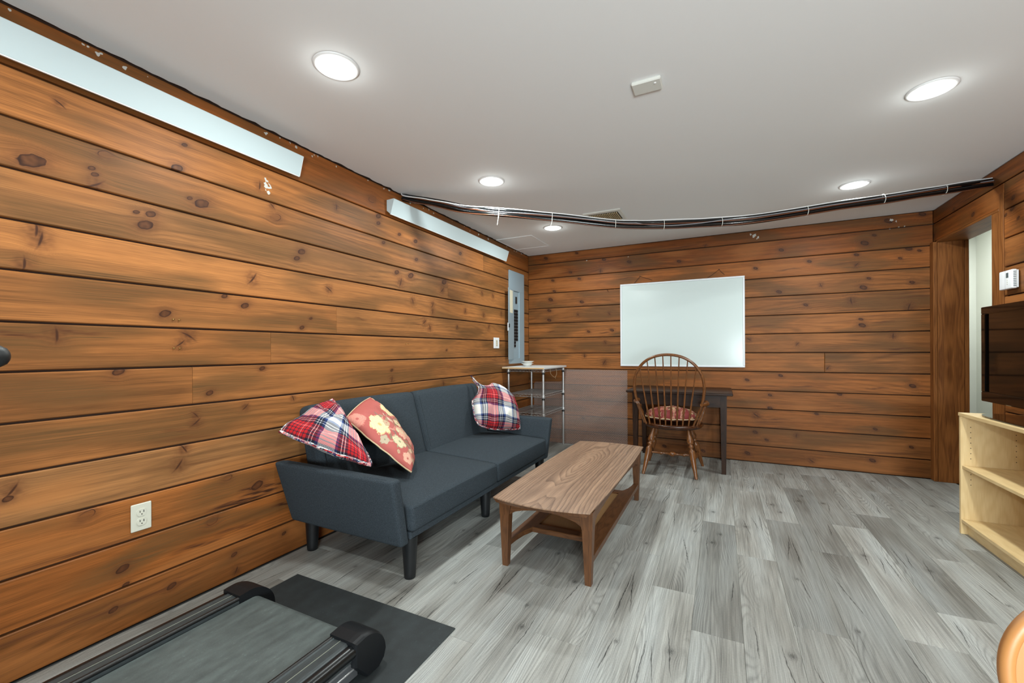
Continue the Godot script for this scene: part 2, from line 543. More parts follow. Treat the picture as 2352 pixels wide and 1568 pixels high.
# grey oak vinyl planks: rows of one sheet, each row one print
func plank_sheet(w: int, rows: int, rh: int) -> ImageTexture:
	var data := PackedByteArray()
	data.resize(w * rows * rh * 3)
	var rng := RandomNumberGenerator.new()
	rng.seed = 77
	var na := noise(201)
	var nb := noise(202)
	var nf := noise(203)
	var nt := noise(204)
	for v in rows:
		var off := v * 17.3
		var knots := []
		for k in (1 if v % 4 else 2):
			knots.append([rng.randf_range(0.1, 1.1), rng.randf_range(0.03, 0.158), rng.randf_range(0.007, 0.012)])
		var cracks := []
		for k in rng.randi_range(1, 3):
			cracks.append([rng.randf_range(0.05, 0.85), rng.randf_range(0.03, 0.16), rng.randf_range(0.15, 0.42), rng.randf_range(-0.14, 0.14)])
		var bend := rng.randf_range(5.0, 16.0)
		for j in rh:
			var y := 0.188 * (j + 0.5) / rh
			for x in w:
				var s := 1.22 * (x + 0.5) / w
				var yy := y
				var d := 0.0
				for q in knots:
					var dx: float = s - q[0]
					var dy: float = y - q[1]
					if absf(dx) < 0.12 and absf(dy) < 0.07:
						var R: float = q[2]
						var e := dx * dx / (R * R * 9.0) + dy * dy / (R * R * 5.0)
						yy -= dy * 0.85 * exp(-e)
						var e2 := sqrt(dx * dx / (R * R * 2.0) + dy * dy / (R * R))
						var hatch := nt.get_noise_2d(dx * 500.0 + off, dy * 300.0)
						d = maxf(d, 0.5 * clampf(1.2 - e2 + hatch * 1.5, 0.0, 1.0) + 0.10 * exp(-e2 * e2 * 0.15))
				for q in cracks:
					var dx2: float = s - q[0]
					if dx2 > 0.0 and dx2 < q[2]:
						var cy: float = q[1] + q[3] * dx2 + 0.009 * na.get_noise_2d(s * 5.0, q[0] * 40.0) + 0.0022 * na.get_noise_2d(s * 34.0, q[0] * 40.0)
						var wd: float = 0.0013 * sin(PI * dx2 / q[2]) * (0.6 + absf(na.get_noise_2d(s * 30.0, q[1] * 90.0)) * 1.6) + 0.0002
						var e3 := absf(y - cy) / wd
						if e3 < 6.0:
							d = maxf(d, 0.72 * clampf(1.4 - e3, 0.0, 1.0) + 0.14 * exp(-e3 * 0.5))
				var a := na.get_noise_2d(s * 1.3 + off, yy * 8.0 + off)
				var b := nb.get_noise_2d(s * 1.6 + off, yy * 11.0)
				var f := nf.get_noise_2d(s * 7.0 + off, yy * 620.0)
				var f2 := nf.get_noise_2d(s * 260.0, y * 120.0 + off)
				var f3 := nb.get_noise_2d(s * 1.1 + off, yy * 85.0 + off)
				var g := 0.5 + 0.5 * sin(yy * 760.0 + a * bend * 5.0)
				g = g * g * g
				var ln := nt.get_noise_2d(s * 5.0 + off, yy * 340.0 + off)
				var k := 170.0 + 24.0 * f + 17.0 * f3 - 40.0 * clampf(ln - 0.12, 0.0, 0.5) - 30.0 * g * clampf(0.25 + a * 1.8, 0.0, 1.0) + 7.0 * f2
				if b > 0.0:
					k -= 40.0 * minf(b, 0.6)
				else:
					k += 22.0 * minf(-b, 0.5)
				var warm := 1.0 + 0.02 * b
				k *= 1.0 - 0.72 * d
				var o := ((v * rh + j) * w + x) * 3
				data[o] = int(clampf(k * warm, 0.0, 255.0))
				data[o + 1] = int(clampf(k, 0.0, 255.0))
				data[o + 2] = int(clampf(k * 0.975 / warm, 0.0, 255.0))
	return image_from(w, rows * rh, data)


# plain straight-grained wood: c0 light, c1 dark, rings per metre
func grain(w: int, h: int, c0: Color, c1: Color, rings: float, seed_no: int, fine := 0.5) -> ImageTexture:
	var data := PackedByteArray()
	data.resize(w * h * 3)
	var na := noise(seed_no)
	var nf := noise(seed_no + 1)
	var o := 0
	for j in h:
		for x in w:
			# the sheet closes on itself: both ends meet
			var fx := float(x) / w
			var fy := float(j) / h
			var ex := minf(fx, 1.0 - fx) * 2.0
			var ey := minf(fy, 1.0 - fy) * 2.0
			var a := na.get_noise_2d(ex * 3.0, ey * 4.0)
			var f := nf.get_noise_2d(ex * 9.0, fy * h * 0.45)
			var g := 0.5 + 0.5 * sin(ey * rings + a * 7.0)
			var k := clampf(0.25 + 0.45 * g * g + fine * f + 0.25 * a, 0.0, 1.0)
			var c := c0.lerp(c1, k)
			data[o] = c.r8
			data[o + 1] = c.g8
			data[o + 2] = c.b8
			o += 3
	return image_from(w, h, data)


# walnut veneer with long cathedral figure for the table top
func veneer(w: int, h: int) -> ImageTexture:
	var data := PackedByteArray()
	data.resize(w * h * 3)
	var na := noise(311)
	var nf := noise(312)
	var o := 0
	for j in h:
		var y := float(j) / h - 0.5
		for x in w:
			var s := float(x) / w
			var wob := na.get_noise_2d(s * 1.7, y * 3.2)
			var wob2 := nf.get_noise_2d(s * 7.0, y * 9.0)
			var yc := y + 0.035 * sin(s * 4.2) + 0.02
			var f := absf(yc) * 5.2 + yc * yc * 6.0 + 0.85 * sin(s * 8.4 + 0.4) * exp(-yc * yc * 55.0) + wob * 0.62 + wob2 * 0.10 + s * 0.7
			var rg := fposmod(f * 3.1, 1.0)
			var g := pow(rg, 2.6) if rg < 0.9 else (1.0 - rg) / 0.1
			var fine := nf.get_noise_2d(s * 16.0, y * 420.0)
			var band := na.get_noise_2d(s * 0.9 + 5.0, y * 14.0)
			var k := clampf(0.22 + 0.52 * g + 0.26 * fine + 0.30 * band, 0.0, 1.0)
			data[o] = int(lerpf(170.0, 86.0, k))
			data[o + 1] = int(lerpf(139.0, 64.0, k))
			data[o + 2] = int(lerpf(113.0, 50.0, k))
			o += 3
	return image_from(w, h, data)


func speckle(w: int, c: Color, amount: float, seed_no: int, sx := 1.0, sy := 1.0) -> ImageTexture:
	var data := PackedByteArray()
	data.resize(w * w * 3)
	var rng := RandomNumberGenerator.new()
	rng.seed = seed_no
	var n := noise(seed_no)
	var o := 0
	for j in w:
		for x in w:
			var f := 1.0 + amount * (0.6 * rng.randf_range(-1.0, 1.0) + 0.8 * n.get_noise_2d(x * 0.35 * sx, j * 0.35 * sy))
			data[o] = int(clampf(c.r * f * 255.0, 0.0, 255.0))
			data[o + 1] = int(clampf(c.g * f * 255.0, 0.0, 255.0))
			data[o + 2] = int(clampf(c.b * f * 255.0, 0.0, 255.0))
			o += 3
	return image_from(w, w, data)


# red, navy and white tartan: repeats once over the sheet
func tartan(w: int) -> ImageTexture:
	var stripes := []
	# start, end, colour, weight of the stripe
	var red := Color(0.72, 0.07, 0.10)
	var white := Color(0.90, 0.89, 0.86)
	var navy := Color(0.05, 0.08, 0.17)
	var blue := Color(0.13, 0.22, 0.45)
	stripes = [[0.0, 0.27, white], [0.27, 0.31, blue], [0.31, 0.36, navy], [0.36, 0.375, white], [0.375, 0.41, navy], [0.41, 0.425, white], [0.425, 0.47, navy],
		[0.47, 0.51, red], [0.51, 0.525, navy], [0.525, 0.57, red], [0.57, 0.585, navy], [0.585, 0.63, red], [0.63, 0.645, navy], [0.645, 0.68, red], [0.68, 0.69, white], [0.69, 0.73, red], [0.73, 0.745, navy], [0.745, 0.79, red],
		[0.79, 0.84, navy], [0.84, 0.852, white], [0.852, 0.89, navy], [0.89, 0.902, white], [0.902, 0.95, navy], [0.95, 1.0, blue]]
	var line := []
	for x in w:
		var f := float(x) / w
		for q in stripes:
			if f >= q[0] and f < q[1] + 0.0001:
				line.append(q[2])
				break
	while line.size() < w:
		line.append(white)
	var data := PackedByteArray()
	data.resize(w * w * 3)
	var o := 0
	for j in w:
		for x in w:
			var a: Color = line[x]
			var b: Color = line[j]
			var c := a.lerp(b, 0.5)
			# the twill shows one thread over the other
			if (x + j) % 6 < 3:
				c = c.lerp(a, 0.55)
			else:
				c = c.lerp(b, 0.55)
			data[o] = c.r8
			data[o + 1] = c.g8
			data[o + 2] = c.b8
			o += 3
	return image_from(w, w, data)


# printed flowers on a coloured cloth
func flowers(w: int, ground: Color, blooms: Array, leaves: Array, seed_no: int) -> ImageTexture:
	var im := Image.create(w, w, false, Image.FORMAT_RGB8)
	im.fill(ground)
	var n := noise(seed_no)
	for l in leaves:
		for k in 140:
			var u := k / 139.0
			var c: Vector2 = Vector2(l[0], l[1]) + Vector2(cos(l[2]), sin(l[2])) * u * l[3]
			c += Vector2(-sin(l[2]), cos(l[2])) * sin(u * 3.0) * l[3] * 0.2
			var wd: float = l[4] * sin(PI * u) + 0.002
			for m in range(-6, 7):
				var q: Vector2 = c + Vector2(-sin(l[2]), cos(l[2])) * wd * m / 6.0
				var px := Vector2i(int(q.x * w), int(q.y * w))
				if px.x >= 0 and px.y >= 0 and px.x < w and px.y < w:
					im.set_pixelv(px, l[5].darkened(0.15 * absf(sin(m * 1.3 + k * 0.2))))
	for b in blooms:
		var R: float = b[2]
		var c0: Color = b[3]
		var petals: int = b[4]
		for j in range(int((b[1] - R * 1.3) * w), int((b[1] + R * 1.3) * w)):
			for x in range(int((b[0] - R * 1.3) * w), int((b[0] + R * 1.3) * w)):
				if x < 0 or j < 0 or x >= w or j >= w:
					continue
				var dx: float = float(x) / w - b[0]
				var dy: float = float(j) / w - b[1]
				var r := sqrt(dx * dx + dy * dy) / R
				var a := atan2(dy, dx)
				var edge := 0.74 + 0.2 * absf(cos(a * petals * 0.5 + b[0] * 9.0)) + 0.12 * n.get_noise_2d(dx * 60.0, dy * 60.0 + b[0] * 40.0)
				if r < edge:
					var c := c0
					var vein := absf(sin(a * petals * 2.5)) * 0.10 + 0.13 * absf(sin(r * 11.0 + 2.0 * cos(a * petals * 0.5)))
					c = c.lerp(b[5], vein * 1.5 + (0.75 if r < 0.16 else 0.0) + (0.3 if r > edge - 0.07 else 0.0))
					im.set_pixel(x, j, c)
	im.generate_mipmaps()
	return ImageTexture.create_from_image(im)


# ---------------------------------------------------------------- setting
func wall_uv(g: Geo, ax: int, s0: float, s1: float):
	for i in g.p.size():
		g.t[i] = Vector2((g.p[i][ax] - s0) / (s1 - s0), (CEIL - g.p[i].y) / CEIL)


func side_board(wall: Node, z0: float, z1: float, y0: float, y1: float):
	# one board; its print comes from two sheets that meet at z = -2.62
	var lo := 0.0045 if y0 > 0.01 else 0.0002
	var sec := [Vector2(LEFT - 0.02, y0 + lo), Vector2(LEFT - 0.0035, y0 + lo), Vector2(LEFT, y0 + lo + 0.0035), Vector2(LEFT, y1 - 0.007), Vector2(LEFT - 0.0035, y1 - 0.0035), Vector2(LEFT - 0.02, y1 - 0.0035)]
	var outs := [Vector3.DOWN, Vector3(1, -1, 0), Vector3.RIGHT, Vector3(1, 1, 0), Vector3.UP]
	z0 += 0.0007
	z1 -= 0.0007
	var o := MeshInstance3D.new()
	o.name = "board"
	var m := ArrayMesh.new()
	for half in 2:
		var a := z0 if half == 0 else maxf(z0, -2.62)
		var b := minf(z1, -2.62) if half == 0 else z1
		if b - a < 0.001:
			continue
		var g := Geo.new(Vector3.BACK)
		for i in 5:
			g.quad(Vector3(sec[i].x, sec[i].y, a), Vector3(sec[i + 1].x, sec[i + 1].y, a), Vector3(sec[i + 1].x, sec[i + 1].y, b), Vector3(sec[i].x, sec[i].y, b), outs[i])
		for e in 2:
			if (e == 0 and a == z0) or (e == 1 and b == z1):
				var z := a if e == 0 else b
				g.quad(Vector3(LEFT - 0.02, sec[0].y, z), Vector3(LEFT, sec[0].y + 0.003, z), Vector3(LEFT, sec[5].y - 0.003, z), Vector3(LEFT - 0.02, sec[5].y, z), Vector3(0, 0, -1 if e == 0 else 1))
		if half == 0:
			wall_uv(g, 2, BACK, -2.62)
		else:
			wall_uv(g, 2, -2.62, -0.37)
		var st := SurfaceTool.new()
		st.begin(Mesh.PRIMITIVE_TRIANGLES)
		st.set_smooth_group(-1)
		for i in g.p.size():
			st.set_uv(g.t[i])
			st.add_vertex(g.p[i])
		st.generate_normals()
		st.set_material(mats.pine_b if half == 0 else mats.pine_a)
		st.commit(m)
	o.mesh = m
	wall.add_child(o, true)


func end_board(wall: Node, x0: float, x1: float, y0: float, y1: float):
	var g := Geo.new()
	g.span(Vector3(x0 + 0.0006, y0 + 0.0045, BACK - 0.02), Vector3(x1 - 0.0006, y1 - 0.0035, BACK), 0.0035)
	wall_uv(g, 0, LEFT, RIGHT)
	part(wall, "board", g, mats.pine_c)


func right_board(wall: Node, z0: float, z1: float, y0: float, y1: float, roll: float):
	var g := Geo.new(Vector3.BACK)
	g.span(Vector3(RIGHT, y0 + 0.0045, z0 + 0.0006), Vector3(RIGHT + 0.02, y1 - 0.0035, z1 - 0.0006), 0.0035)
	for i in g.p.size():
		g.t[i] = Vector2((g.p[i].z * -0.26 + roll), (CEIL - g.p[i].y) / CEIL)
	part(wall, "board", g, mats.pine_c)


func build_setting():
	# floor: one plank beside the next, each with eased edges over a dark underlay
	var g := Geo.new()
	g.span(Vector3(LEFT - 0.2, -0.12, -6.6), Vector3(3.0, -0.006, NEAR + 0.2))
	var floor_node := struct("floor", g, mats.underlay)
	var ends := {0: -2.655, 1: -2.07, 2: -2.89, 3: -2.16, 4: -2.445, 5: -3.07, -1: -1.86, -2: -2.13, -3: -2.45, -4: -1.567, -5: -1.90, -6: -1.40, -7: -2.155}
	var rng := RandomNumberGenerator.new()
	rng.seed = 5
	for k in range(-13, 9):
		var x0 := 0.072 + 0.188 * k
		var x1 := minf(x0 + 0.188, RIGHT + 0.2 if k < 9 else RIGHT)
		x0 = maxf(x0, LEFT)
		if x1 - x0 < 0.02:
			continue
		var start: float = ends.get(k, -3.6 + rng.randf() * 1.22)
		var j0: float = start - 1.22 * 5.0
		for j in 12:
			var z0 := maxf(j0 + 1.22 * j, BACK)
			var z1 := minf(j0 + 1.22 * (j + 1), NEAR)
			if z1 - z0 < 0.02:
				continue
			var q := Geo.new(Vector3.BACK)
			q.span(Vector3(x0 + 0.0003, -0.008, z0 + 0.0003), Vector3(x1 - 0.0003, 0.0, z1 - 0.0003), 0.0006)
			var row := rng.randi_range(0, 7)
			var fu := rng.randf() < 0.5
			var fv := rng.randf() < 0.5
			for i in q.p.size():
				var u := clampf((q.p[i].z - (j0 + 1.22 * j)) / 1.22, 0.002, 0.998)
				var v := clampf((q.p[i].x - (0.072 + 0.188 * k)) / 0.188, 0.01, 0.99)
				q.t[i] = Vector2(1.0 - u if fu else u, (row + (1.0 - v if fv else v)) / 8.0)
			part(floor_node, "plank", q, mats.planks[rng.randi_range(0, 3)])
	var hall := Geo.new()
	hall.span(Vector3(RIGHT + 0.2, -0.006, -6.3), Vector3(2.6, 0.0, -2.6))
	part(floor_node, "hall_floor", hall, mats.planks[1])

	# wall with the sofa
	var w := Geo.new()
	w.span(Vector3(LEFT - 0.2, 0, BACK - 0.2), Vector3(LEFT - 0.018, CEIL + 0.02, NEAR + 0.2))
	var left := struct("wall_left", w, mats.groove)
	var cuts := {5: [-1.097], 6: [-1.478], 7: [-1.918], 9: [-3.144], 11: [-3.777]}
	for r in 13:
		var c: Array = cuts.get(r, [])
		var zs := [BACK]
		for q in c:
			zs.append(q)
		zs.append(NEAR)
		for i in zs.size() - 1:
			var a: float = zs[i]
			var b: float = zs[i + 1]
			side_board(left, a, b, SIDE_SEAMS[r], SIDE_SEAMS[r + 1])

	# wall with the whiteboard
	var e := Geo.new()
	e.span(Vector3(LEFT - 0.2, 0, BACK - 0.2), Vector3(RIGHT + 0.2, CEIL + 0.02, BACK - 0.018))
	var back := struct("wall_back", e, mats.groove)
	for r in 13:
		if r == 5:
			end_board(back, LEFT, 0.876, END_SEAMS[r], END_SEAMS[r + 1])
			end_board(back, 0.876, RIGHT, END_SEAMS[r], END_SEAMS[r + 1])
		else:
			end_board(back, LEFT, RIGHT, END_SEAMS[r], END_SEAMS[r + 1])

	# wall behind the television, with the opening to the hall
	var rw := Geo.new()
	rw.span(Vector3(RIGHT + 0.018, 0, -3.95), Vector3(RIGHT + 0.2, CEIL + 0.02, NEAR + 0.2))
	rw.span(Vector3(RIGHT + 0.018, 2.064, -4.86), Vector3(RIGHT + 0.2, CEIL + 0.02, -3.95))
	var right := struct("wall_right", rw, mats.groove)
	for r in 12:
		right_board(right, -3.888, NEAR, END_SEAMS[r], END_SEAMS[r + 1], 0.07 + r * 0.19)
	right_board(right, BACK, NEAR, END_SEAMS[12], END_SEAMS[13], 0.35)
	right_board(right, BACK, -3.889, 2.058, END_SEAMS[12], 0.6)

	var so := Geo.new(Vector3.BACK)
	so.span(Vector3(RIGHT, 2.045, -4.86), Vector3(RIGHT + 0.205, 2.063, -3.95), 0.002)
	struct("trim_1", so, mats.trim_pine)
	var cs := Geo.new(Vector3.UP)
	cs.span(Vector3(RIGHT + 0.001, 0, -4.034), Vector3(RIGHT + 0.2, 2.045, -3.941), 0.002)
	struct("trim_2", cs, mats.trim_pine)
	var ds := Geo.new(Vector3.UP)
	ds.span(Vector3(RIGHT - 0.003, 0, -3.940), Vector3(RIGHT + 0.02, 2.15, -3.889), 0.002)
	struct("trim_3", ds, mats.trim_pine)
	# far jamb: casing on the corner, the wide plank across the reveal and a narrow stop
	var j1 := Geo.new(Vector3.UP)
	j1.span(Vector3(1.626, 0, BACK), Vector3(1.652, 2.05, -4.845), 0.003)
	struct("trim_4", j1, mats.trim_pine)
	var j2 := Geo.new(Vector3.UP)
	j2.span(Vector3(1.654, 0, BACK), Vector3(1.822, 2.045, -4.848), 0.002)
	struct("trim_5", j2, mats.trim_pine)
	var j3 := Geo.new(Vector3.UP)
	j3.span(Vector3(1.824, 0, BACK), Vector3(1.85, 2.045, -4.845), 0.003)
	struct("trim_6", j3, mats.trim_pine)

	# painted hall beyond the opening
	var h1 := Geo.new()
	h1.span(Vector3(1.6, 0, -6.4), Vector3(2.7, 2.4, -6.28))
	struct("wall_hall_end", h1, mats.hall)
	var h2 := Geo.new()
	h2.span(Vector3(2.45, 0, -6.3), Vector3(2.58, 2.4, -2.5))
	struct("wall_hall_side", h2, mats.hall)
	var h3 := Geo.new()
	h3.span(Vector3(1.852, 0, -2.6), Vector3(2.5, 2.4, -2.5))
	struct("wall_hall_near", h3, mats.hall)
	var h4 := Geo.new()
	h4.span(Vector3(1.78, 0, -6.3), Vector3(1.85, 2.4, BACK - 0.001))
	struct("wall_hall_inner", h4, mats.hall)
	var h5 := Geo.new()
	h5.span(Vector3(1.851, 2.34, -6.4), Vector3(2.6, 2.44, -2.5))
	struct("ceiling_hall", h5, mats.ceiling)

	# wall behind the photographer, with a window
	var n := Geo.new()
	for q in [[LEFT - 0.2, WIN.x, 0.0, CEIL + 0.02], [WIN.y, RIGHT + 0.2, 0.0, CEIL + 0.02], [WIN.x, WIN.y, 0.0, WIN.z], [WIN.x, WIN.y, WIN.w, CEIL + 0.02]]:
		n.span(Vector3(q[0], q[2], NEAR + 0.02), Vector3(q[1], q[3], NEAR + 0.2))
	var near := struct("wall_near", n, mats.groove)
	for r in 13:
		var spans := [[LEFT, RIGHT]]
		if END_SEAMS[r + 1] > WIN.z and END_SEAMS[r] < WIN.w:
			spans = [[LEFT, WIN.x], [WIN.y, RIGHT]]
		for sp in spans:
			var q := Geo.new()
			q.span(Vector3(sp[0], END_SEAMS[r] + 0.0045, NEAR), Vector3(sp[1], END_SEAMS[r + 1] - 0.0035, NEAR + 0.02), 0.0035)
			wall_uv(q, 0, RIGHT, LEFT)
			part(near, "board", q, mats.pine_c)
	var wf := Geo.new()
	for q in [[WIN.x, WIN.x + 0.05, WIN.z, WIN.w], [WIN.y - 0.05, WIN.y, WIN.z, WIN.w], [WIN.x + 0.05, WIN.y - 0.05, WIN.z, WIN.z + 0.05], [WIN.x + 0.05, WIN.y - 0.05, WIN.w - 0.05, WIN.w]]:
		wf.span(Vector3(q[0], q[2], NEAR - 0.01), Vector3(q[1], q[3], NEAR + 0.15), 0.003)
	var win := struct("window_1", wf, mats.white_frame)
	var pane := Geo.new()
	pane.span(Vector3(WIN.x + 0.05, WIN.z + 0.05, NEAR + 0.08), Vector3(WIN.y - 0.05, WIN.w - 0.05, NEAR + 0.086))
	part(win, "pane", pane, mats.glass)

	# ceiling: joists' brown boarding above, plaster sheet with a broken edge along the sofa wall
	var cg := Geo.new()
	cg.span(Vector3(LEFT - 0.2, CEIL + 0.015, BACK - 0.2), Vector3(RIGHT + 0.2, CEIL + 0.16, NEAR + 0.2))
	var ceiling := struct("ceiling", cg, mats.groove)
	var pg := Geo.new()
	var rag := noise(91)
	var edge := []
	var steps := 330
	for i in steps + 1:
		var z := lerpf(BACK, NEAR, float(i) / steps)
		var f := absf(rag.get_noise_2d(z * 9.0, 0.0)) * 0.022 + absf(rag.get_noise_2d(z * 40.0, 3.0)) * 0.010
		if z > -2.80 and z < -2.50:
			f += 0.055 * sin((z + 2.80) / 0.30 * PI)
		edge.append(Vector3(LEFT + f + (0.004 if z > -4.3 else 0.0), CEIL, z))
	var up := Vector3(0, 0.013, 0)
	for i in steps:
		var a: Vector3 = edge[i]
		var b: Vector3 = edge[i + 1]
		var a2 := Vector3(LEFT + 0.12, CEIL, a.z)
		var b2 := Vector3(LEFT + 0.12, CEIL, b.z)
		pg.quad(a, b, b2, a2, Vector3.DOWN)
		pg.quad(a, b, b + up, a + up, Vector3.LEFT)
	pg.quad(Vector3(LEFT + 0.12, CEIL, BACK), Vector3(RIGHT + 0.02, CEIL, BACK), Vector3(RIGHT + 0.02, CEIL, NEAR), Vector3(LEFT + 0.12, CEIL, NEAR), Vector3.DOWN)
	pg.quad(Vector3(LEFT + 0.03, CEIL + 0.013, BACK), Vector3(RIGHT + 0.02, CEIL + 0.013, BACK), Vector3(RIGHT + 0.02, CEIL + 0.013, NEAR), Vector3(LEFT + 0.03, CEIL + 0.013, NEAR), Vector3.UP)
	part(ceiling, "plaster", pg, mats.ceiling)


# ---------------------------------------------------------------- lamps and ceiling fittings
func recessed_light(x: float, z: float, label: String, group := "recessed ceiling lights", y := CEIL, energy := 1.0):
	var t := thing("recessed_light", label, "ceiling light", Vector3(x, y, z), group)
	var g := Geo.new()
	var top := Vector3(x, y - 0.0005, z)
	g.lathe(top, top + Vector3(0, -0.006, 0), [[0.0, 0.092], [0.5, 0.091], [1.0, 0.086], [1.0, 0.078], [0.6, 0.0765]], 40)
	part(t, "trim_ring", g, mats.white_metal)
	var d := Geo.new()
	d.lathe(top + Vector3(0, -0.0005, 0), top + Vector3(0, -0.004, 0), [[0.0, 0.0765], [1.0, 0.0765]], 40)
	part(t, "diffuser", d, mats.glow)
	var l := AreaLight3D.new()
	l.name = "lamp"
	l.area_size = Vector2(0.115, 0.115)
	l.light_energy = LAMP * energy
	l.light_color = LAMP_COLOR
	l.shadow_enabled = true
	l.set("area_range", 12.0)
	t.add_child(l)
	l.position = Vector3(0, -0.008, 0)
	l.rotation = Vector3(-PI / 2, 0, 0)
	# omni light added under the lamp to spread a halo on the ceiling
	var rim := OmniLight3D.new()
	rim.name = "added_halo"
	rim.light_energy = LAMP * energy * HALO_SHARE
	rim.light_color = LAMP_COLOR
	rim.light_size = 0.05
	rim.omni_range = 12.0
	rim.omni_attenuation = 2.0
	rim.shadow_enabled = true
	t.add_child(rim)
	rim.position = Vector3(0, -0.035, 0)


func daylight():
	# daylight that enters by the window behind the photographer
	var l := AreaLight3D.new()
	l.name = "window_daylight"
	l.area_size = Vector2(WIN.y - WIN.x - 0.1, WIN.w - WIN.z - 0.1)
	l.light_energy = DAY
	l.light_color = DAY_COLOR
	l.shadow_enabled = true
	l.set("area_range", 14.0)
	add_child(l)
	l.position = Vector3((WIN.x + WIN.y) * 0.5, (WIN.z + WIN.w) * 0.5, NEAR + 0.07)


func ceiling_fittings():
	# flat blank sensor cover
	var s := thing("ceiling_sensor", "small flat off-white rectangular cover plate on bare ceiling between the lights", "sensor", Vector3(-0.297, CEIL, -1.983))
	var g := Geo.new()
	g.span(Vector3(-0.36, CEIL - 0.016, -2.028), Vector3(-0.234, CEIL, -1.94), 0.004)
	part(s, "cover", g, mats.cream_plastic)
	var g2 := Geo.new()
	g2.lathe(Vector3(-0.26, CEIL - 0.016, -1.965), Vector3(-0.26, CEIL - 0.019, -1.965), [[0.0, 0.006], [1.0, 0.004]], 10)
	part(s, "lens", g2, mats.white_metal)

	# extractor grille
	var v := thing("ceiling_vent", "square white ceiling vent cover with beige slatted grille behind the cables", "vent", Vector3(-0.925, CEIL, -3.75))
	var f := Geo.new()
	f.span(Vector3(-1.095, CEIL - 0.012, -3.90), Vector3(-0.762, CEIL, -3.605), 0.006)
	part(v, "cover", f, mats.cream_plastic)
	for i in 17:
		var q := Geo.new(Vector3.BACK)
		var x := -1.05 + 0.0150 * i
		q.span(Vector3(x, CEIL - 0.024, -3.86), Vector3(x + 0.007, CEIL - 0.012, -3.655), 0.001)
		part(v, "slat", q, mats.beige)
	var gb := Geo.new()
	gb.span(Vector3(-1.055, CEIL - 0.0135, -3.865), Vector3(-0.795, CEIL - 0.0115, -3.65))
	part(v, "backing", gb, mats.brown_gap)

	# access panel
	var a := thing("access_panel", "flush white square access panel in ceiling corner by the breaker panel", "panel", Vector3(-1.98, CEIL, -4.28))
	var ag := Geo.new()
	ag.span(Vector3(-2.175, CEIL - 0.004, -4.515), Vector3(-1.775, CEIL, -4.035), 0.002)
	part(a, "door", ag, mats.ceiling)
	var fr := Geo.new()
	for q in [[-2.185, -2.173, -4.525, -4.025], [-1.777, -1.765, -4.525, -4.025], [-2.173, -1.777, -4.525, -4.513], [-2.173, -1.777, -4.037, -4.025]]:
		fr.span(Vector3(q[0], CEIL - 0.007, q[2]), Vector3(q[1], CEIL, q[3]), 0.0015)
	part(a, "frame", fr, mats.ceiling)


func smooth_path(pts: Array, per := 6) -> Array:
	var out := []
	for i in pts.size() - 1:
		var p0: Vector3 = pts[maxi(i - 1, 0)]
		var p1: Vector3 = pts[i]
		var p2: Vector3 = pts[i + 1]
		var p3: Vector3 = pts[mini(i + 2, pts.size() - 1)]
		for k in per:
			out.append(p1.cubic_interpolate(p2, p0, p3, float(k) / per))
	out.append(pts[-1])
	return out


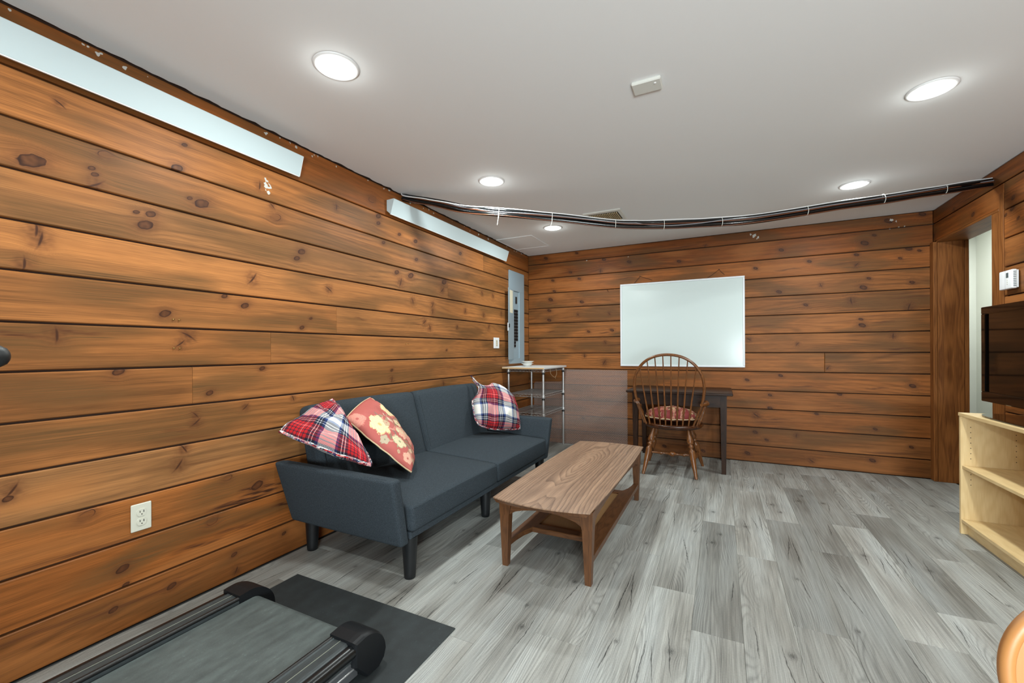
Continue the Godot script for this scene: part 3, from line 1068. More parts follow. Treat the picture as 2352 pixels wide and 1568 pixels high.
func cable_bundle():
	var t := thing("cable_bundle", "sagging bundle of black, copper and white cables strung under the ceiling", "cables", Vector3(-0.3, 2.05, -3.26))
	var mid := smooth_path([Vector3(-2.182, 2.315, -2.527), Vector3(-2.133, 2.300, -2.546), Vector3(-1.912, 2.253, -2.632), Vector3(-1.71, 2.200, -2.711), Vector3(-1.497, 2.169, -2.794), Vector3(-1.122, 2.119, -2.94), Vector3(-0.697, 2.057, -3.106), Vector3(-0.442, 2.040, -3.205), Vector3(-0.191, 2.041, -3.303), Vector3(0.202, 2.058, -3.456), Vector3(0.681, 2.127, -3.642), Vector3(1.077, 2.181, -3.797), Vector3(1.412, 2.227, -3.927), Vector3(1.638, 2.258, -4.020)])
	var side := Vector3(1.5, 0, 3.85).normalized()
	var n := noise(17)
	# name, material, radius, offset across, offset up, spread, label
	var kinds := [
		["cable", mats.black_cable, 0.0165, 0.010, -0.014, 0.35, "thick black cable"],
		["cable", mats.black_cable, 0.0155, 0.008, 0.016, 0.5, "thick black cable"],
		["cable", mats.copper, 0.0042, 0.024, 0.002, 0.9, "copper brown cable"],
		["cable", mats.copper, 0.0036, 0.022, -0.029, 1.0, "copper brown cable"],
		["cable", mats.grey_cable, 0.0034, 0.026, 0.010, 1.0, "grey cable"],
		["cable", mats.white_cable, 0.0042, 0.016, 0.030, 1.2, "white cable"]]
	for c in kinds.size():
		var k: Array = kinds[c]
		var path := []
		for i in mid.size():
			var u := float(i) / (mid.size() - 1)
			var wob := n.get_noise_2d(u * 9.0, c * 7.3)
			var tie := absf(sin(u * PI * 8.0))
			var p: Vector3 = mid[i] + side * (k[3] + 0.014 * k[5] * wob * tie) + Vector3.UP * (k[4] + 0.012 * k[5] * n.get_noise_2d(u * 7.0 + 9.0, c * 3.1) * tie)
			if c == 5 and u < 0.28:
				p += Vector3(0.0, -0.028 * sin(u / 0.28 * PI), 0.06 * sin(u / 0.28 * PI))
			if c == 4 and u > 0.5 and u < 0.66:
				p += Vector3(0, -0.022 * sin((u - 0.5) / 0.16 * PI), 0)
			p.y = minf(p.y, CEIL - 0.001 - k[2])
			path.append(p)
		var g := Geo.new(Vector3.RIGHT)
		g.tube(path, k[2], 8)
		part(t, k[0], g, k[1], k[6])
	var ties := [0.31, 0.385, 0.462, 0.56, 0.655, 0.745, 0.83, 0.91]
	for i in ties.size():
		var f: float = ties[i] * (mid.size() - 1)
		var c: Vector3 = mid[int(f)].lerp(mid[int(f) + 1], f - int(f)) + side * 0.010
		var d: Vector3 = (mid[int(f) + 1] - mid[int(f)]).normalized()
		var loop := []
		for k in 16:
			var w := TAU * k / 16
			loop.append(c + side * cos(w) * 0.026 + Vector3.UP * sin(w) * 0.0335)
		var g := Geo.new()
		g.tube(loop, 0.0019, 5, true)
		if i < 2:
			g.tube([c + side * 0.031, c + side * 0.036 + Vector3(-0.004, -0.05, 0), c + side * 0.034 + Vector3(-0.012, -0.10 if i == 0 else -0.07, 0)], 0.0022, 5)
		part(t, "zip_tie", g, mats.zip)


# ---------------------------------------------------------------- sofa wall
func valance(z0: float, z1: float, label: String):
	var t := thing("wall_valance", label, "valance", Vector3(LEFT, 2.14, (z0 + z1) * 0.5), "")
	var g := Geo.new(Vector3.BACK)
	# section: flat against the boards, front face tipping towards the floor
	var sec := [Vector2(LEFT + 0.001, 2.168), Vector2(LEFT + 0.001, 2.247), Vector2(-2.131, 2.249), Vector2(-2.129, 2.246), Vector2(-2.1615, 2.142), Vector2(-2.164, 2.140)]
	var out := []
	for q in sec:
		out.append(Vector3(q.x, q.y, z0))
	g.prism(out, Vector3(0, 0, z1 - z0))
	part(t, "housing", g, mats.valance)
	var lip := Geo.new(Vector3.BACK)
	lip.bar(Vector3(-2.1655, 2.1395, z0), Vector3(-2.1655, 2.1395, z1), Vector2(0.006, 0.004), Vector2(0.006, 0.004))
	part(t, "bottom_lip", lip, mats.white_metal)
	var cap := Geo.new()
	var o2 := []
	for q in sec:
		o2.append(Vector3(q.x, q.y, z0 - 0.001))
	cap.prism(o2, Vector3(0, 0, -0.002))
	part(t, "end_cap", cap, mats.white_metal)


func outlet():
	var t := thing("wall_outlet", "ivory duplex electrical outlet low on the pine wall by the treadmill", "outlet", Vector3(LEFT, 0.444, -0.9))
	var g := Geo.new(Vector3.BACK)
	g.span(Vector3(LEFT + 0.0005, 0.387, -0.936), Vector3(LEFT + 0.0065, 0.501, -0.865), 0.004)
	part(t, "cover_plate", g, mats.ivory)
	for y in [0.4635, 0.4245]:
		var face := []
		for k in 20:
			var w := TAU * k / 20
			face.append(Vector3(LEFT + 0.0065, y + clampf(sin(w) * 0.0175, -0.0145, 0.0145), -0.9005 + cos(w) * 0.0172))
		var q := Geo.new()
		q.prism(face, Vector3(0.0022, 0, 0))
		var r := part(t, "receptacle", q, mats.ivory)
		var holes := Geo.new()
		holes.span(Vector3(LEFT + 0.0086, y - 0.001, -0.9085), Vector3(LEFT + 0.0089, y + 0.009, -0.9060))
		holes.span(Vector3(LEFT + 0.0086, y + 0.000, -0.8955), Vector3(LEFT + 0.0089, y + 0.008, -0.8930))
		holes.lathe(Vector3(LEFT + 0.0086, y - 0.0075, -0.9008), Vector3(LEFT + 0.0089, y - 0.0075, -0.9008), [[0.0, 0.0024], [1.0, 0.0024]], 10)
		part(r, "slots", holes, mats.black)
	var s := Geo.new()
	s.lathe(Vector3(LEFT + 0.0065, 0.444, -0.9005), Vector3(LEFT + 0.0078, 0.444, -0.9005), [[0.0, 0.0034], [1.0, 0.0028]], 12)
	part(t, "screw", s, mats.ivory)


func light_switch():
	var t := thing("light_switch", "white wall switch plate with cream slider beside the breaker panel", "switch", Vector3(LEFT, 1.22, -4.045))
	var g := Geo.new()
	g.span(Vector3(LEFT + 0.0005, 1.162, -4.108), Vector3(LEFT + 0.007, 1.279, -3.983), 0.003)
	part(t, "cover_plate", g, mats.white_plastic)
	var q := Geo.new()
	q.span(Vector3(LEFT + 0.007, 1.187, -4.064), Vector3(LEFT + 0.0095, 1.254, -4.028), 0.001)
	var i := part(t, "slider_panel", q, mats.ivory)
	for k in 3:
		var b := Geo.new()
		b.span(Vector3(LEFT + 0.0095, 1.193 + 0.021 * k, -4.056), Vector3(LEFT + 0.0125, 1.205 + 0.021 * k, -4.037), 0.001)
		part(i, "button", b, mats.beige)


func wall_screws():
	# brass screws left in the boards
	var spots := [[1.283, -1.02], [1.282, -1.043], [1.155, -1.022], [1.154, -1.045], [1.193, -2.575], [1.193, -2.61]]
	for i in spots.size():
		var label: String = ["brass screw head in the pine wall under the dark round knot", "brass screw head in the pine wall by the forked knot", "brass screw head in the pine wall above the sofa split"][i / 2]
		var t := thing("wall_screw", label, "screw", Vector3(LEFT, spots[i][0], spots[i][1]), "screws left in the pine wall")
		var c := Vector3(LEFT, spots[i][0], spots[i][1])
		var g := Geo.new()
		g.lathe(c, c + Vector3(0.008, 0, 0), [[0.0, 0.0018], [0.6, 0.0018], [0.6, 0.0038], [0.85, 0.0035], [1.0, 0.0015]], 10)
		part(t, "head", g, mats.brass)


func breaker_panel():
	var t := thing("breaker_panel", "grey steel breaker panel with open door in the pine wall corner", "breaker panel", Vector3(LEFT, 1.5, -4.54))
	var g := Geo.new(Vector3.UP)
	var x := LEFT + 0.018
	# cover with the breaker opening left free
	for q in [[0.985, 1.045, -4.742, -4.347], [1.84, 2.068, -4.742, -4.347], [1.045, 1.84, -4.742, -4.61], [1.045, 1.84, -4.455, -4.347]]:
		g.span(Vector3(LEFT + 0.001, q[0], q[2]), Vector3(x, q[1], q[3]), 0.0008)
	part(t, "cover", g, mats.panel_grey)
	var d := Geo.new(Vector3.UP)
	d.span(Vector3(LEFT + 0.001, 1.045, -4.61), Vector3(LEFT + 0.006, 1.84, -4.455))
	part(t, "dead_front", d, mats.panel_grey)
	for c in 2:
		for i in (12 if c == 0 else 10):
			var b := Geo.new()
			var y := 1.606 - i * 0.0375
			var z := -4.465 - c * 0.058
			b.span(Vector3(LEFT + 0.006, y - 0.016, z - 0.05), Vector3(LEFT + 0.013, y + 0.016, z), 0.001)
			var br := part(t, "breaker", b, mats.black_plastic)
			var h := Geo.new()
			h.span(Vector3(LEFT + 0.013, y - 0.006, z - 0.034), Vector3(LEFT + 0.022, y + 0.006, z - 0.016), 0.001)
			part(br, "toggle", h, mats.black)
	var mb := Geo.new()
	mb.span(Vector3(LEFT + 0.006, 1.695, -4.545), Vector3(LEFT + 0.016, 1.775, -4.515), 0.001)
	part(t, "main_breaker", mb, mats.black_plastic)
	# open door on its hinge, a paper directory inside
	var hinge := Vector3(x + 0.002, 0, -4.432)
	var ang := deg_to_rad(10.0)
	var dir := Vector3(sin(ang), 0, cos(ang))
	var nrm := Vector3(cos(ang), 0, -sin(ang))
	var dg := Geo.new(Vector3.UP)
	var a := hinge + nrm * 0.002
	var b2 := a + dir * 0.205
	dg.bar(Vector3(a.x, 1.442, a.z), Vector3(b2.x, 1.442, b2.z), Vector2(0.003, 0.81), Vector2(0.003, 0.81))
	var door := part(t, "door", dg, mats.panel_grey)
	var pg := Geo.new(Vector3.UP)
	var c0 := a + nrm * 0.0022 + dir * 0.03
	var c1 := a + nrm * 0.0022 + dir * 0.15
	pg.bar(Vector3(c0.x, 1.70, c0.z), Vector3(c1.x, 1.70, c1.z), Vector2(0.0006, 0.26), Vector2(0.0006, 0.26))
	part(door, "directory_card", pg, mats.paper)
	var lg := Geo.new()
	var l0 := a + dir * 0.188 + nrm * 0.004
	lg.span(Vector3(l0.x - 0.003, 1.40, l0.z - 0.012), Vector3(l0.x + 0.004, 1.44, l0.z + 0.008), 0.001)
	part(door, "latch", lg, mats.black_plastic)
	var eg := Geo.new()
	var e0 := b2
	eg.span(Vector3(e0.x - 0.005, 1.36, e0.z), Vector3(e0.x + 0.003, 1.45, e0.z + 0.012), 0.001)
	part(door, "finger_tab", eg, mats.white_plastic)


# ---------------------------------------------------------------- sofa
func soft_part(parent: Node, called: String, k: Array, r: float, m: Material, bul := Vector3.ZERO, n := 6, sag := 0.0) -> MeshInstance3D:
	var g := Geo.new(Vector3.BACK)
	g.soft(k, r, n, bul, sag)
	return part(parent, called, g, m)


func sofa():
	var t := thing("sofa", "charcoal blue fabric split-back sofa with splayed arms along the pine wall", "sofa", Vector3(-1.78, 0, -2.52))
	# arms lean outwards
	for e in 2:
		var z_in := -1.632 if e == 0 else -3.408
		var z_out := -1.570 if e == 0 else -3.470
		var zt_in := -1.548 if e == 0 else -3.478
		var zt_out := -1.482 if e == 0 else -3.544
		var lo := 0.192
		var hi := 0.537
		# order: x-, x+ for each of y-, y+ for each of z-, z+
		var zl0 := z_in if e == 0 else z_out
		var zl1 := z_out if e == 0 else z_in
		var zh0 := zt_in if e == 0 else zt_out
		var zh1 := zt_out if e == 0 else zt_in
		var k := [Vector3(-2.165, lo, zl0), Vector3(-1.372, lo, zl0), Vector3(-2.190, hi, zh0), Vector3(-1.352, hi, zh0),
			Vector3(-2.165, lo, zl1), Vector3(-1.372, lo, zl1), Vector3(-2.190, hi, zh1), Vector3(-1.352, hi, zh1)]
		var arm := soft_part(t, "arm", k, 0.017, mats.sofa, Vector3(0, 0.004, 0.006))
		# top-stitched seam round the front end of the arm
		var zo := zt_out + (0.014 if e == 1 else -0.014)
		var zi := zt_in + (-0.014 if e == 1 else 0.014)
		for zz in [zo, zi]:
			var sg := Geo.new()
			sg.tube([Vector3(-2.15, hi + 0.0005, zz), Vector3(-1.8, hi + 0.001, zz), Vector3(-1.40, hi + 0.0005, zz), Vector3(-1.366, hi - 0.006, zz)], 0.0016, 5)
			part(arm, "seam", sg, mats.sofa)
	# seat halves
	var zs := [-1.635, -2.519, -3.405]
	for i in 2:
		var z1: float = zs[i] - 0.002
		var z0: float = zs[i + 1] + 0.002
		var k := [Vector3(-2.02, 0.240, z0), Vector3(-1.355, 0.243, z0), Vector3(-2.02, 0.405, z0), Vector3(-1.362, 0.375, z0),
			Vector3(-2.02, 0.240, z1), Vector3(-1.355, 0.243, z1), Vector3(-2.02, 0.405, z1), Vector3(-1.362, 0.375, z1)]
		var seat := soft_part(t, "seat_cushion", k, 0.024, mats.sofa, Vector3(0.006, 0.026, 0), 10)
		var pg := Geo.new()
		var welt := []
		for j in 13:
			var f := j / 12.0
			var c := 0.012 * (1.0 - pow(2.0 * f - 1.0, 2.0))
			welt.append(Vector3(-1.3585, 0.362 + c * 0.4, lerpf(z0 + 0.01, z1 - 0.01, f)))
		pg.tube(welt, 0.0022, 5)
		part(seat, "seam", pg, mats.sofa)
	# backrest halves lean on the wall
	var zb := [-1.612, -2.517, -3.425]
	for i in 2:
		var z1: float = zb[i] - 0.002
		var z0: float = zb[i + 1] + 0.002
		var k := [Vector3(-2.07, 0.33, z0), Vector3(-1.925, 0.345, z0), Vector3(-2.182, 0.815, z0), Vector3(-2.068, 0.838, z0),
			Vector3(-2.07, 0.33, z1), Vector3(-1.925, 0.345, z1), Vector3(-2.182, 0.815, z1), Vector3(-2.068, 0.838, z1)]
		var b := soft_part(t, "backrest", k, 0.040, mats.sofa, Vector3(0.016, 0.010, 0), 10)
		for zz in [z0 + 0.022, z1 - 0.022]:
			var pg := Geo.new()
			pg.tube([Vector3(-1.936, 0.43, zz), Vector3(-1.99, 0.62, zz), Vector3(-2.044, 0.80, zz)], 0.0018, 5)
			part(b, "seam", pg, mats.sofa)
	var rg := Geo.new(Vector3.BACK)
	rg.span(Vector3(-2.13, 0.205, -3.40), Vector3(-1.375, 0.244, -1.64), 0.006)
	part(t, "base_frame", rg, mats.sofa)
	for q in [[-1.409, -1.673], [-2.113, -1.665], [-1.46, -2.52], [-2.06, -2.52], [-1.409, -3.36], [-2.09, -3.36]]:
		var lg := Geo.new(Vector3.UP)
		lg.lathe(Vector3(q[0], 0.21, q[1]), Vector3(q[0], 0.0, q[1]), [[0.0, 0.040], [0.9, 0.0295], [0.985, 0.028], [1.0, 0.025]], 24)
		part(t, "leg", lg, mats.black_leg)


func pillow(called: String, label: String, c: Array, thick: float, m: Material, seed_no: int, piping: Material = null, uv_rep := 1.0, crush := 0.0, pinch := 0.10, soften := [0.0, 0.0, 0.0, 0.0], back := 1.0, ear := 0.0, uv_off := Vector2.ZERO) -> Node3D:
	# c: corners at (-1,-1), (1,-1), (-1,1), (1,1)
	var mid: Vector3 = (c[0] + c[1] + c[2] + c[3]) * 0.25
	var t := thing(called, label, "pillow", mid)
	var n: Vector3 = ((c[1] - c[0]) + (c[3] - c[2])).cross((c[2] - c[0]) + (c[3] - c[1])).normalized()
	var nz := noise(seed_no)
	var N := 26
	var at := func(u: float, v: float, side: float) -> Vector3:
		var q: float = soften[(1 if u > 0.0 else 0) + (2 if v > 0.0 else 0)] * u * u * v * v
		# one corner may be drawn out into an ear
		var pu := pinch + (ear * maxf(-v, 0.0) if u < 0.0 else 0.0)
		var pv := pinch + (ear * maxf(-u, 0.0) if v < 0.0 else 0.0)
		var uu := u * (1.0 - pu * (1.0 - v * v) * u * u) * (1.0 - q)
		var vv := v * (1.0 - pv * (1.0 - u * u) * v * v) * (1.0 - q)
		var a: Vector3 = c[0].lerp(c[1], uu * 0.5 + 0.5)
		var b: Vector3 = c[2].lerp(c[3], uu * 0.5 + 0.5)
		var p := a.lerp(b, vv * 0.5 + 0.5)
		var e := (1.0 - u * u) * (1.0 - v * v)
		var h := pow(maxf(e, 0.0), 0.42)
		var fold := crush * nz.get_noise_2d(u * 2.1 + 4.0, v * 2.1) + 0.35 * crush * nz.get_noise_2d(u * 5.0, v * 5.0 + 8.0)
		return p + n * (side * (thick if side > 0.0 else thick * back) * h * (1.0 + 0.12 * nz.get_noise_2d(u * 3.0, v * 3.0 + side * 9.0)) + fold * (0.4 + 0.6 * h))
	var g := Geo.new()
	for side in [-1.0, 1.0]:
		for i in N:
			for j in N:
				# cells grow finer towards the border
				var f := func(k: int) -> float: return sin((float(k) / N - 0.5) * PI)
				var u0: float = f.call(i)
				var u1: float = f.call(i + 1)
				var v0: float = f.call(j)
				var v1: float = f.call(j + 1)
				var uv := [Vector2(u0, v0), Vector2(u1, v0), Vector2(u1, v1), Vector2(u0, v1)]
				for k in 4:
					uv[k] = (uv[k] * 0.5 + Vector2(0.5, 0.5)) * uv_rep + uv_off + Vector2(0.0, 0.37 if side < 0.0 and uv_rep != 1.0 else 0.0)
				g.quad(at.call(u0, v0, side), at.call(u1, v0, side), at.call(u1, v1, side), at.call(u0, v1, side), n * side, 1, uv)
	part(t, "cover", g, m)
	if piping:
		var loop := []
		for k in 96:
			var f := float(k) / 24
			var e := fposmod(f, 1.0) * 2.0 - 1.0
			var q := [Vector2(e, -1), Vector2(1, e), Vector2(-e, 1), Vector2(-1, -e)]
			var w: Vector2 = q[int(f)]
			loop.append(at.call(w.x, w.y, 0.0))
		var pg := Geo.new()
		pg.tube(loop, 0.0095 if uv_rep != 1.0 else 0.0042, 8, true)
		for i in pg.t.size():
			pg.t[i] = pg.t[i] * 2.0
		part(t, "piping", pg, piping)
	return t


# ---------------------------------------------------------------- coffee table
func coffee_table():
	var cx := -0.807
	var z0 := -1.915
	var z1 := -3.415
	var cz := (z0 + z1) * 0.5
	var t := thing("coffee_table", "long walnut coffee table with bowed ends and cane lower shelf", "table", Vector3(cx, 0, cz))
	# top outline: ends and sides bow outwards
	var ring := func(inset: float, y: float) -> Array:
		var o := []
		for k in 13:
			var f := k / 12.0 * 2.0 - 1.0
			o.append(Vector3(cx + f * (0.256 - inset), y, z0 + (0.040 - inset) * (1.0 - f * f) - inset * 0.0))
		for k in range(1, 13):
			var f := k / 12.0 * 2.0 - 1.0
			o.append(Vector3(cx + 0.256 - inset + 0.014 * (1.0 - f * f), y, lerpf(z0 - inset, z1 + inset, k / 12.0)))
		for k in range(1, 13):
			var f := 1.0 - k / 12.0 * 2.0
			o.append(Vector3(cx + f * (0.256 - inset), y, z1 - (0.040 - inset) * (1.0 - f * f)))
		for k in range(1, 12):
			var f := k / 12.0 * 2.0 - 1.0
			o.append(Vector3(cx - 0.256 + inset - 0.014 * (1.0 - f * f), y, lerpf(z1 + inset, z0 - inset, k / 12.0)))
		return o
	var g := Geo.new(Vector3.BACK)
	g.prism(ring.call(0.0, 0.3745), Vector3(0, 0.0055, 0))
	for i in g.p.size():
		g.t[i] = Vector2((z0 + 0.05 - g.p[i].z) / 1.6, (g.p[i].x - cx + 0.28) / 0.56)
	var top := part(t, "tabletop", g, mats.veneer)
	var e := Geo.new(Vector3.BACK)
	var a: Array = ring.call(0.001, 0.3743)
	var b: Array = ring.call(0.018, 0.356)
	for i in a.size():
		var j := (i + 1) % a.size()
		e.quad(a[i], a[j], b[j], b[i], (a[i] - Vector3(cx, 0.37, cz)) * Vector3(1, 0, 1))
	var mid := Vector3(cx, 0.356, cz)
	for i in b.size():
		e.tri(b[i], b[(i + 1) % b.size()], mid, Vector3.DOWN)
	part(top, "edge_band", e, mats.walnut)
	# legs: broad shoulder, a small step, then a long taper
	var lx := [-1.030, -0.584]
	var lz := [-2.000, -3.290]
	for i in 2:
		for j in 2:
			var sx := -1.0 if i == 0 else 1.0
			var sz := 1.0 if j == 0 else -1.0
			var lg := Geo.new(Vector3.UP)
			var p: Vector3 = Vector3(lx[i], 0, lz[j])
			lg.bar(p + Vector3(sx * 0.001, 0.272, 0), p + Vector3(-sx * 0.006, 0.357, 0), Vector2(0.0535, 0.0495), Vector2(0.072, 0.052), Vector3.BACK)
			lg.bar(p + Vector3(sx * 0.002, 0.0, 0), p + Vector3(sx * 0.001, 0.278, 0), Vector2(0.030, 0.032), Vector2(0.052, 0.048), Vector3.BACK)
			part(t, "leg", lg, mats.walnut)
	# arched aprons between the legs
	for j in 2:
		var z: float = lz[j] + (0.014 if j == 0 else -0.014)
		var o := []
		for k in 11:
			var f := k / 10.0
			o.append(Vector3(lerpf(lx[0] + 0.02, lx[1] - 0.02, f), 0.272 + 0.048 * pow(sin(PI * f), 0.6), z))
		o.append(Vector3(lx[1] - 0.02, 0.356, z))
		o.append(Vector3(lx[0] + 0.02, 0.356, z))
		var ag := Geo.new()
		ag.prism(o, Vector3(0, 0, -0.02 if j == 0 else 0.02))
		part(t, "apron", ag, mats.walnut)
	for i in 2:
		var x: float = lx[i] + (-0.016 if i == 0 else 0.016)
		var o := []
		for k in 15:
			var f := k / 14.0
			o.append(Vector3(x, 0.270 + 0.052 * pow(sin(PI * f), 0.4), lerpf(lz[0] - 0.02, lz[1] + 0.02, f)))
		o.append(Vector3(x, 0.356, lz[1] + 0.02))
		o.append(Vector3(x, 0.356, lz[0] - 0.02))
		var ag := Geo.new(Vector3.BACK)
		ag.prism(o, Vector3(0.02 if i == 0 else -0.02, 0, 0))
		part(t, "apron", ag, mats.walnut)
	# lower shelf: side rails that swell towards the cane, end rails, woven cane
	for i in 2:
		var s := 1.0 if i == 0 else -1.0
		var x: float = lx[i] - s * 0.018
		var o := []
		var zs := [lz[0] - 0.015, lz[0] - 0.08, lz[0] - 0.15, lz[0] - 0.21, lz[0] - 0.26, lz[1] + 0.26, lz[1] + 0.21, lz[1] + 0.15, lz[1] + 0.08, lz[1] + 0.015]
		var ws := [0.034, 0.038, 0.050, 0.072, 0.090, 0.090, 0.072, 0.050, 0.038, 0.034]
		o.append(Vector3(x, 0.100, zs[-1]))
		o.append(Vector3(x, 0.100, zs[0]))
		for k in 10:
			o.append(Vector3(x + s * ws[k], 0.100, zs[k]))
		var rg := Geo.new(Vector3.BACK)
		rg.prism(o, Vector3(0, 0.028, 0))
		part(t, "shelf_rail", rg, mats.walnut)
	for j in 2:
		var z: float = lz[j] + (-0.245 if j == 0 else 0.245)
		var rg := Geo.new()
		rg.span(Vector3(lx[0] + 0.03, 0.099, z - 0.03), Vector3(lx[1] - 0.03, 0.1275, z + 0.03), 0.003)
		part(t, "shelf_rail", rg, mats.walnut)
	var cg := Geo.new()
	cg.span(Vector3(lx[0] + 0.05, 0.112, lz[1] + 0.25), Vector3(lx[1] - 0.05, 0.1165, lz[0] - 0.25))
	for i in cg.p.size():
		cg.t[i] = Vector2(cg.p[i].x, cg.p[i].z)
	part(t, "cane_panel", cg, mats.cane)


# ---------------------------------------------------------------- desk corner
func desk():
	var t := thing("desk", "small dark brown wooden writing desk against the wall below whiteboard", "desk", Vector3(-0.38, 0, -4.58))
	var g := Geo.new()
	g.span(Vector3(-0.852, 0.718, -4.895), Vector3(0.090, 0.742, -4.255), 0.005)
	part(t, "desktop", g, mats.dark_wood)
	for q in [[-0.77, 0.015, -4.312, -4.292], [-0.77, 0.015, -4.868, -4.848]]:
		var a := Geo.new()
		a.span(Vector3(q[0], 0.607, q[2]), Vector3(q[1], 0.7178, q[3]), 0.001)
		part(t, "apron", a, mats.dark_wood)
	for x in [-0.782, 0.007]:
		var a := Geo.new(Vector3.BACK)
		a.span(Vector3(x, 0.607, -4.85), Vector3(x + 0.02, 0.7178, -4.31), 0.001)
		part(t, "apron", a, mats.dark_wood)
	for x in [-0.770, 0.014]:
		for z in [-4.315, -4.845]:
			var l := Geo.new(Vector3.UP)
			l.bar(Vector3(x, 0.0, z), Vector3(x, 0.58, z), Vector2(0.037, 0.037), Vector2(0.052, 0.052), Vector3.BACK)
			l.bar(Vector3(x, 0.58, z), Vector3(x, 0.718, z), Vector2(0.052, 0.052), Vector2(0.052, 0.052), Vector3.BACK)
			part(t, "leg", l, mats.dark_wood)


func windsor_chair():
	var cx := -0.43
	var t := thing("windsor_chair", "brown bow-back windsor armchair with turned legs pulled up to the desk", "chair", Vector3(cx, 0, -4.26))
	var wood: Material = mats.chair_wood
	# saddle seat
	var rim := [[0.405, 0.80], [0.418, 0.93], [0.436, 1.0], [0.450, 0.985], [0.456, 0.94]]
	var g := Geo.new(Vector3.RIGHT)
	var K := 40
	var pt := func(w: float, f: float, y: float) -> Vector3:
		var c := cos(w)
		var s := sin(w)
		var sx := signf(c) * pow(absf(c), 0.8)
		var sz := signf(s) * pow(absf(s), 0.85)
		return Vector3(cx + 0.012 + 0.266 * f * sx, y, -4.285 - 0.245 * f * sz)
	for k in K:
		var w0 := TAU * k / K
		var w1 := TAU * (k + 1) / K
		for i in rim.size() - 1:
			g.quad(pt.call(w0, rim[i][1], rim[i][0]), pt.call(w1, rim[i][1], rim[i][0]), pt.call(w1, rim[i + 1][1], rim[i + 1][0]), pt.call(w0, rim[i + 1][1], rim[i + 1][0]), pt.call((w0 + w1) * 0.5, 1.0, 0.43) - Vector3(cx, 0.43 + (0.1 if i == 0 else -0.1 * (i - 1)), -4.285), 1)
		var a: Vector3 = pt.call(w0, 0.94, 0.456)
		var b: Vector3 = pt.call(w1, 0.94, 0.456)
		var a2: Vector3 = pt.call(w0, 0.62, 0.447)
		var b2: Vector3 = pt.call(w1, 0.62, 0.447)
		g.quad(a, b, b2, a2, Vector3.UP, 1)
		g.tri(a2, b2, Vector3(cx, 0.445, -4.285), Vector3.UP, 1)
		g.tri(pt.call(w0, 0.80, 0.405), pt.call(w1, 0.80, 0.405), Vector3(cx, 0.405, -4.285), Vector3.DOWN)
	part(t, "seat", g, mats.chair_dark)
	# turned legs
	var prof := [[0.0, 0.012], [0.07, 0.013], [0.14, 0.018], [0.20, 0.025], [0.25, 0.0295], [0.29, 0.0245], [0.315, 0.012], [0.335, 0.0225], [0.36, 0.0235], [0.385, 0.0125], [0.41, 0.0135], [0.44, 0.0255], [0.47, 0.0275], [0.62, 0.0245], [0.97, 0.0125], [1.0, 0.0115]]
	var legs := [[-0.572, -4.135, -0.650, -4.012], [-0.275, -4.135, -0.203, -4.026], [-0.572, -4.40, -0.672, -4.515], [-0.275, -4.40, -0.170, -4.525]]
	for q in legs:
		var l := Geo.new(Vector3.UP)
		l.lathe(Vector3(q[0], 0.412, q[1]), Vector3(q[2], 0.0, q[3]), prof, 18)
		part(t, "leg", l, wood)
	# H stretcher
	var lerp_leg := func(q: Array, y: float) -> Vector3:
		return Vector3(q[0], 0.412, q[1]).lerp(Vector3(q[2], 0.0, q[3]), 1.0 - y / 0.412)
	var bead := [[0.0, 0.008], [0.12, 0.009], [0.22, 0.0115], [0.25, 0.020], [0.28, 0.0105], [0.36, 0.0095], [0.42, 0.012], [0.46, 0.022], [0.5, 0.027], [0.54, 0.022], [0.58, 0.012], [0.64, 0.0095], [0.72, 0.0115], [0.75, 0.020], [0.78, 0.0115], [0.88, 0.009], [1.0, 0.008]]
	var mids := []
	for pair in [[0, 2], [1, 3]]:
		var a: Vector3 = lerp_leg.call(legs[pair[0]], 0.15)
		var b: Vector3 = lerp_leg.call(legs[pair[1]], 0.15)
		mids.append(a.lerp(b, 0.5))
		var s := Geo.new(Vector3.BACK)
		s.lathe(a, b, [[0.0, 0.008], [0.2, 0.011], [0.5, 0.021], [0.8, 0.011], [1.0, 0.008]], 14)
		part(t, "stretcher", s, wood)
	var ms := Geo.new()
	ms.lathe(mids[0], mids[1], bead, 16)
	part(t, "stretcher", ms, wood)
	# bow
	var zy := func(y: float) -> float: return lerpf(-4.075, -3.945, clampf((y - 0.455) / 0.65, 0.0, 1.0))
	var half := [[0.648, 0.272], [0.70, 0.284], [0.76, 0.292], [0.82, 0.294], [0.90, 0.282], [0.965, 0.252], [1.02, 0.207], [1.06, 0.150], [1.085, 0.082], [1.094, 0.0]]
	var pts := []
	for q in half:
		pts.append(Vector3(cx - q[1], q[0], zy.call(q[0])))
	for i in range(half.size() - 2, -1, -1):
		pts.append(Vector3(cx + q_half(half, i), half[i][0], zy.call(half[i][0])))
	var bow := smooth_path(pts, 4)
	var bg := Geo.new(Vector3.UP)
	bg.tube(bow, 0.0125, 12)
	part(t, "bow", bg, wood)
	# spindles
	for i in 8:
		var f := i / 7.0
		var xb := lerpf(-0.600, -0.268, f)
		var xt := lerpf(-0.672, -0.196, f)
		var u := absf(xt - cx)
		var yt := 1.091
		for k in half.size() - 1:
			if u <= half[k][1] and u >= half[k + 1][1] and half[k][0] >= 0.82:
				yt = lerpf(half[k][0], half[k + 1][0], (half[k][1] - u) / (half[k][1] - half[k + 1][1]))
		var zb := -4.055 - 0.03 * pow(2.0 * f - 1.0, 2.0)
		var s := Geo.new(Vector3.UP)
		s.lathe(Vector3(xb, 0.452, zb), Vector3(xt, yt, zy.call(yt)), [[0.0, 0.0062], [0.12, 0.0080], [0.22, 0.0098], [0.27, 0.0076], [0.6, 0.0062], [1.0, 0.0048]], 10)
		part(t, "spindle", s, wood)
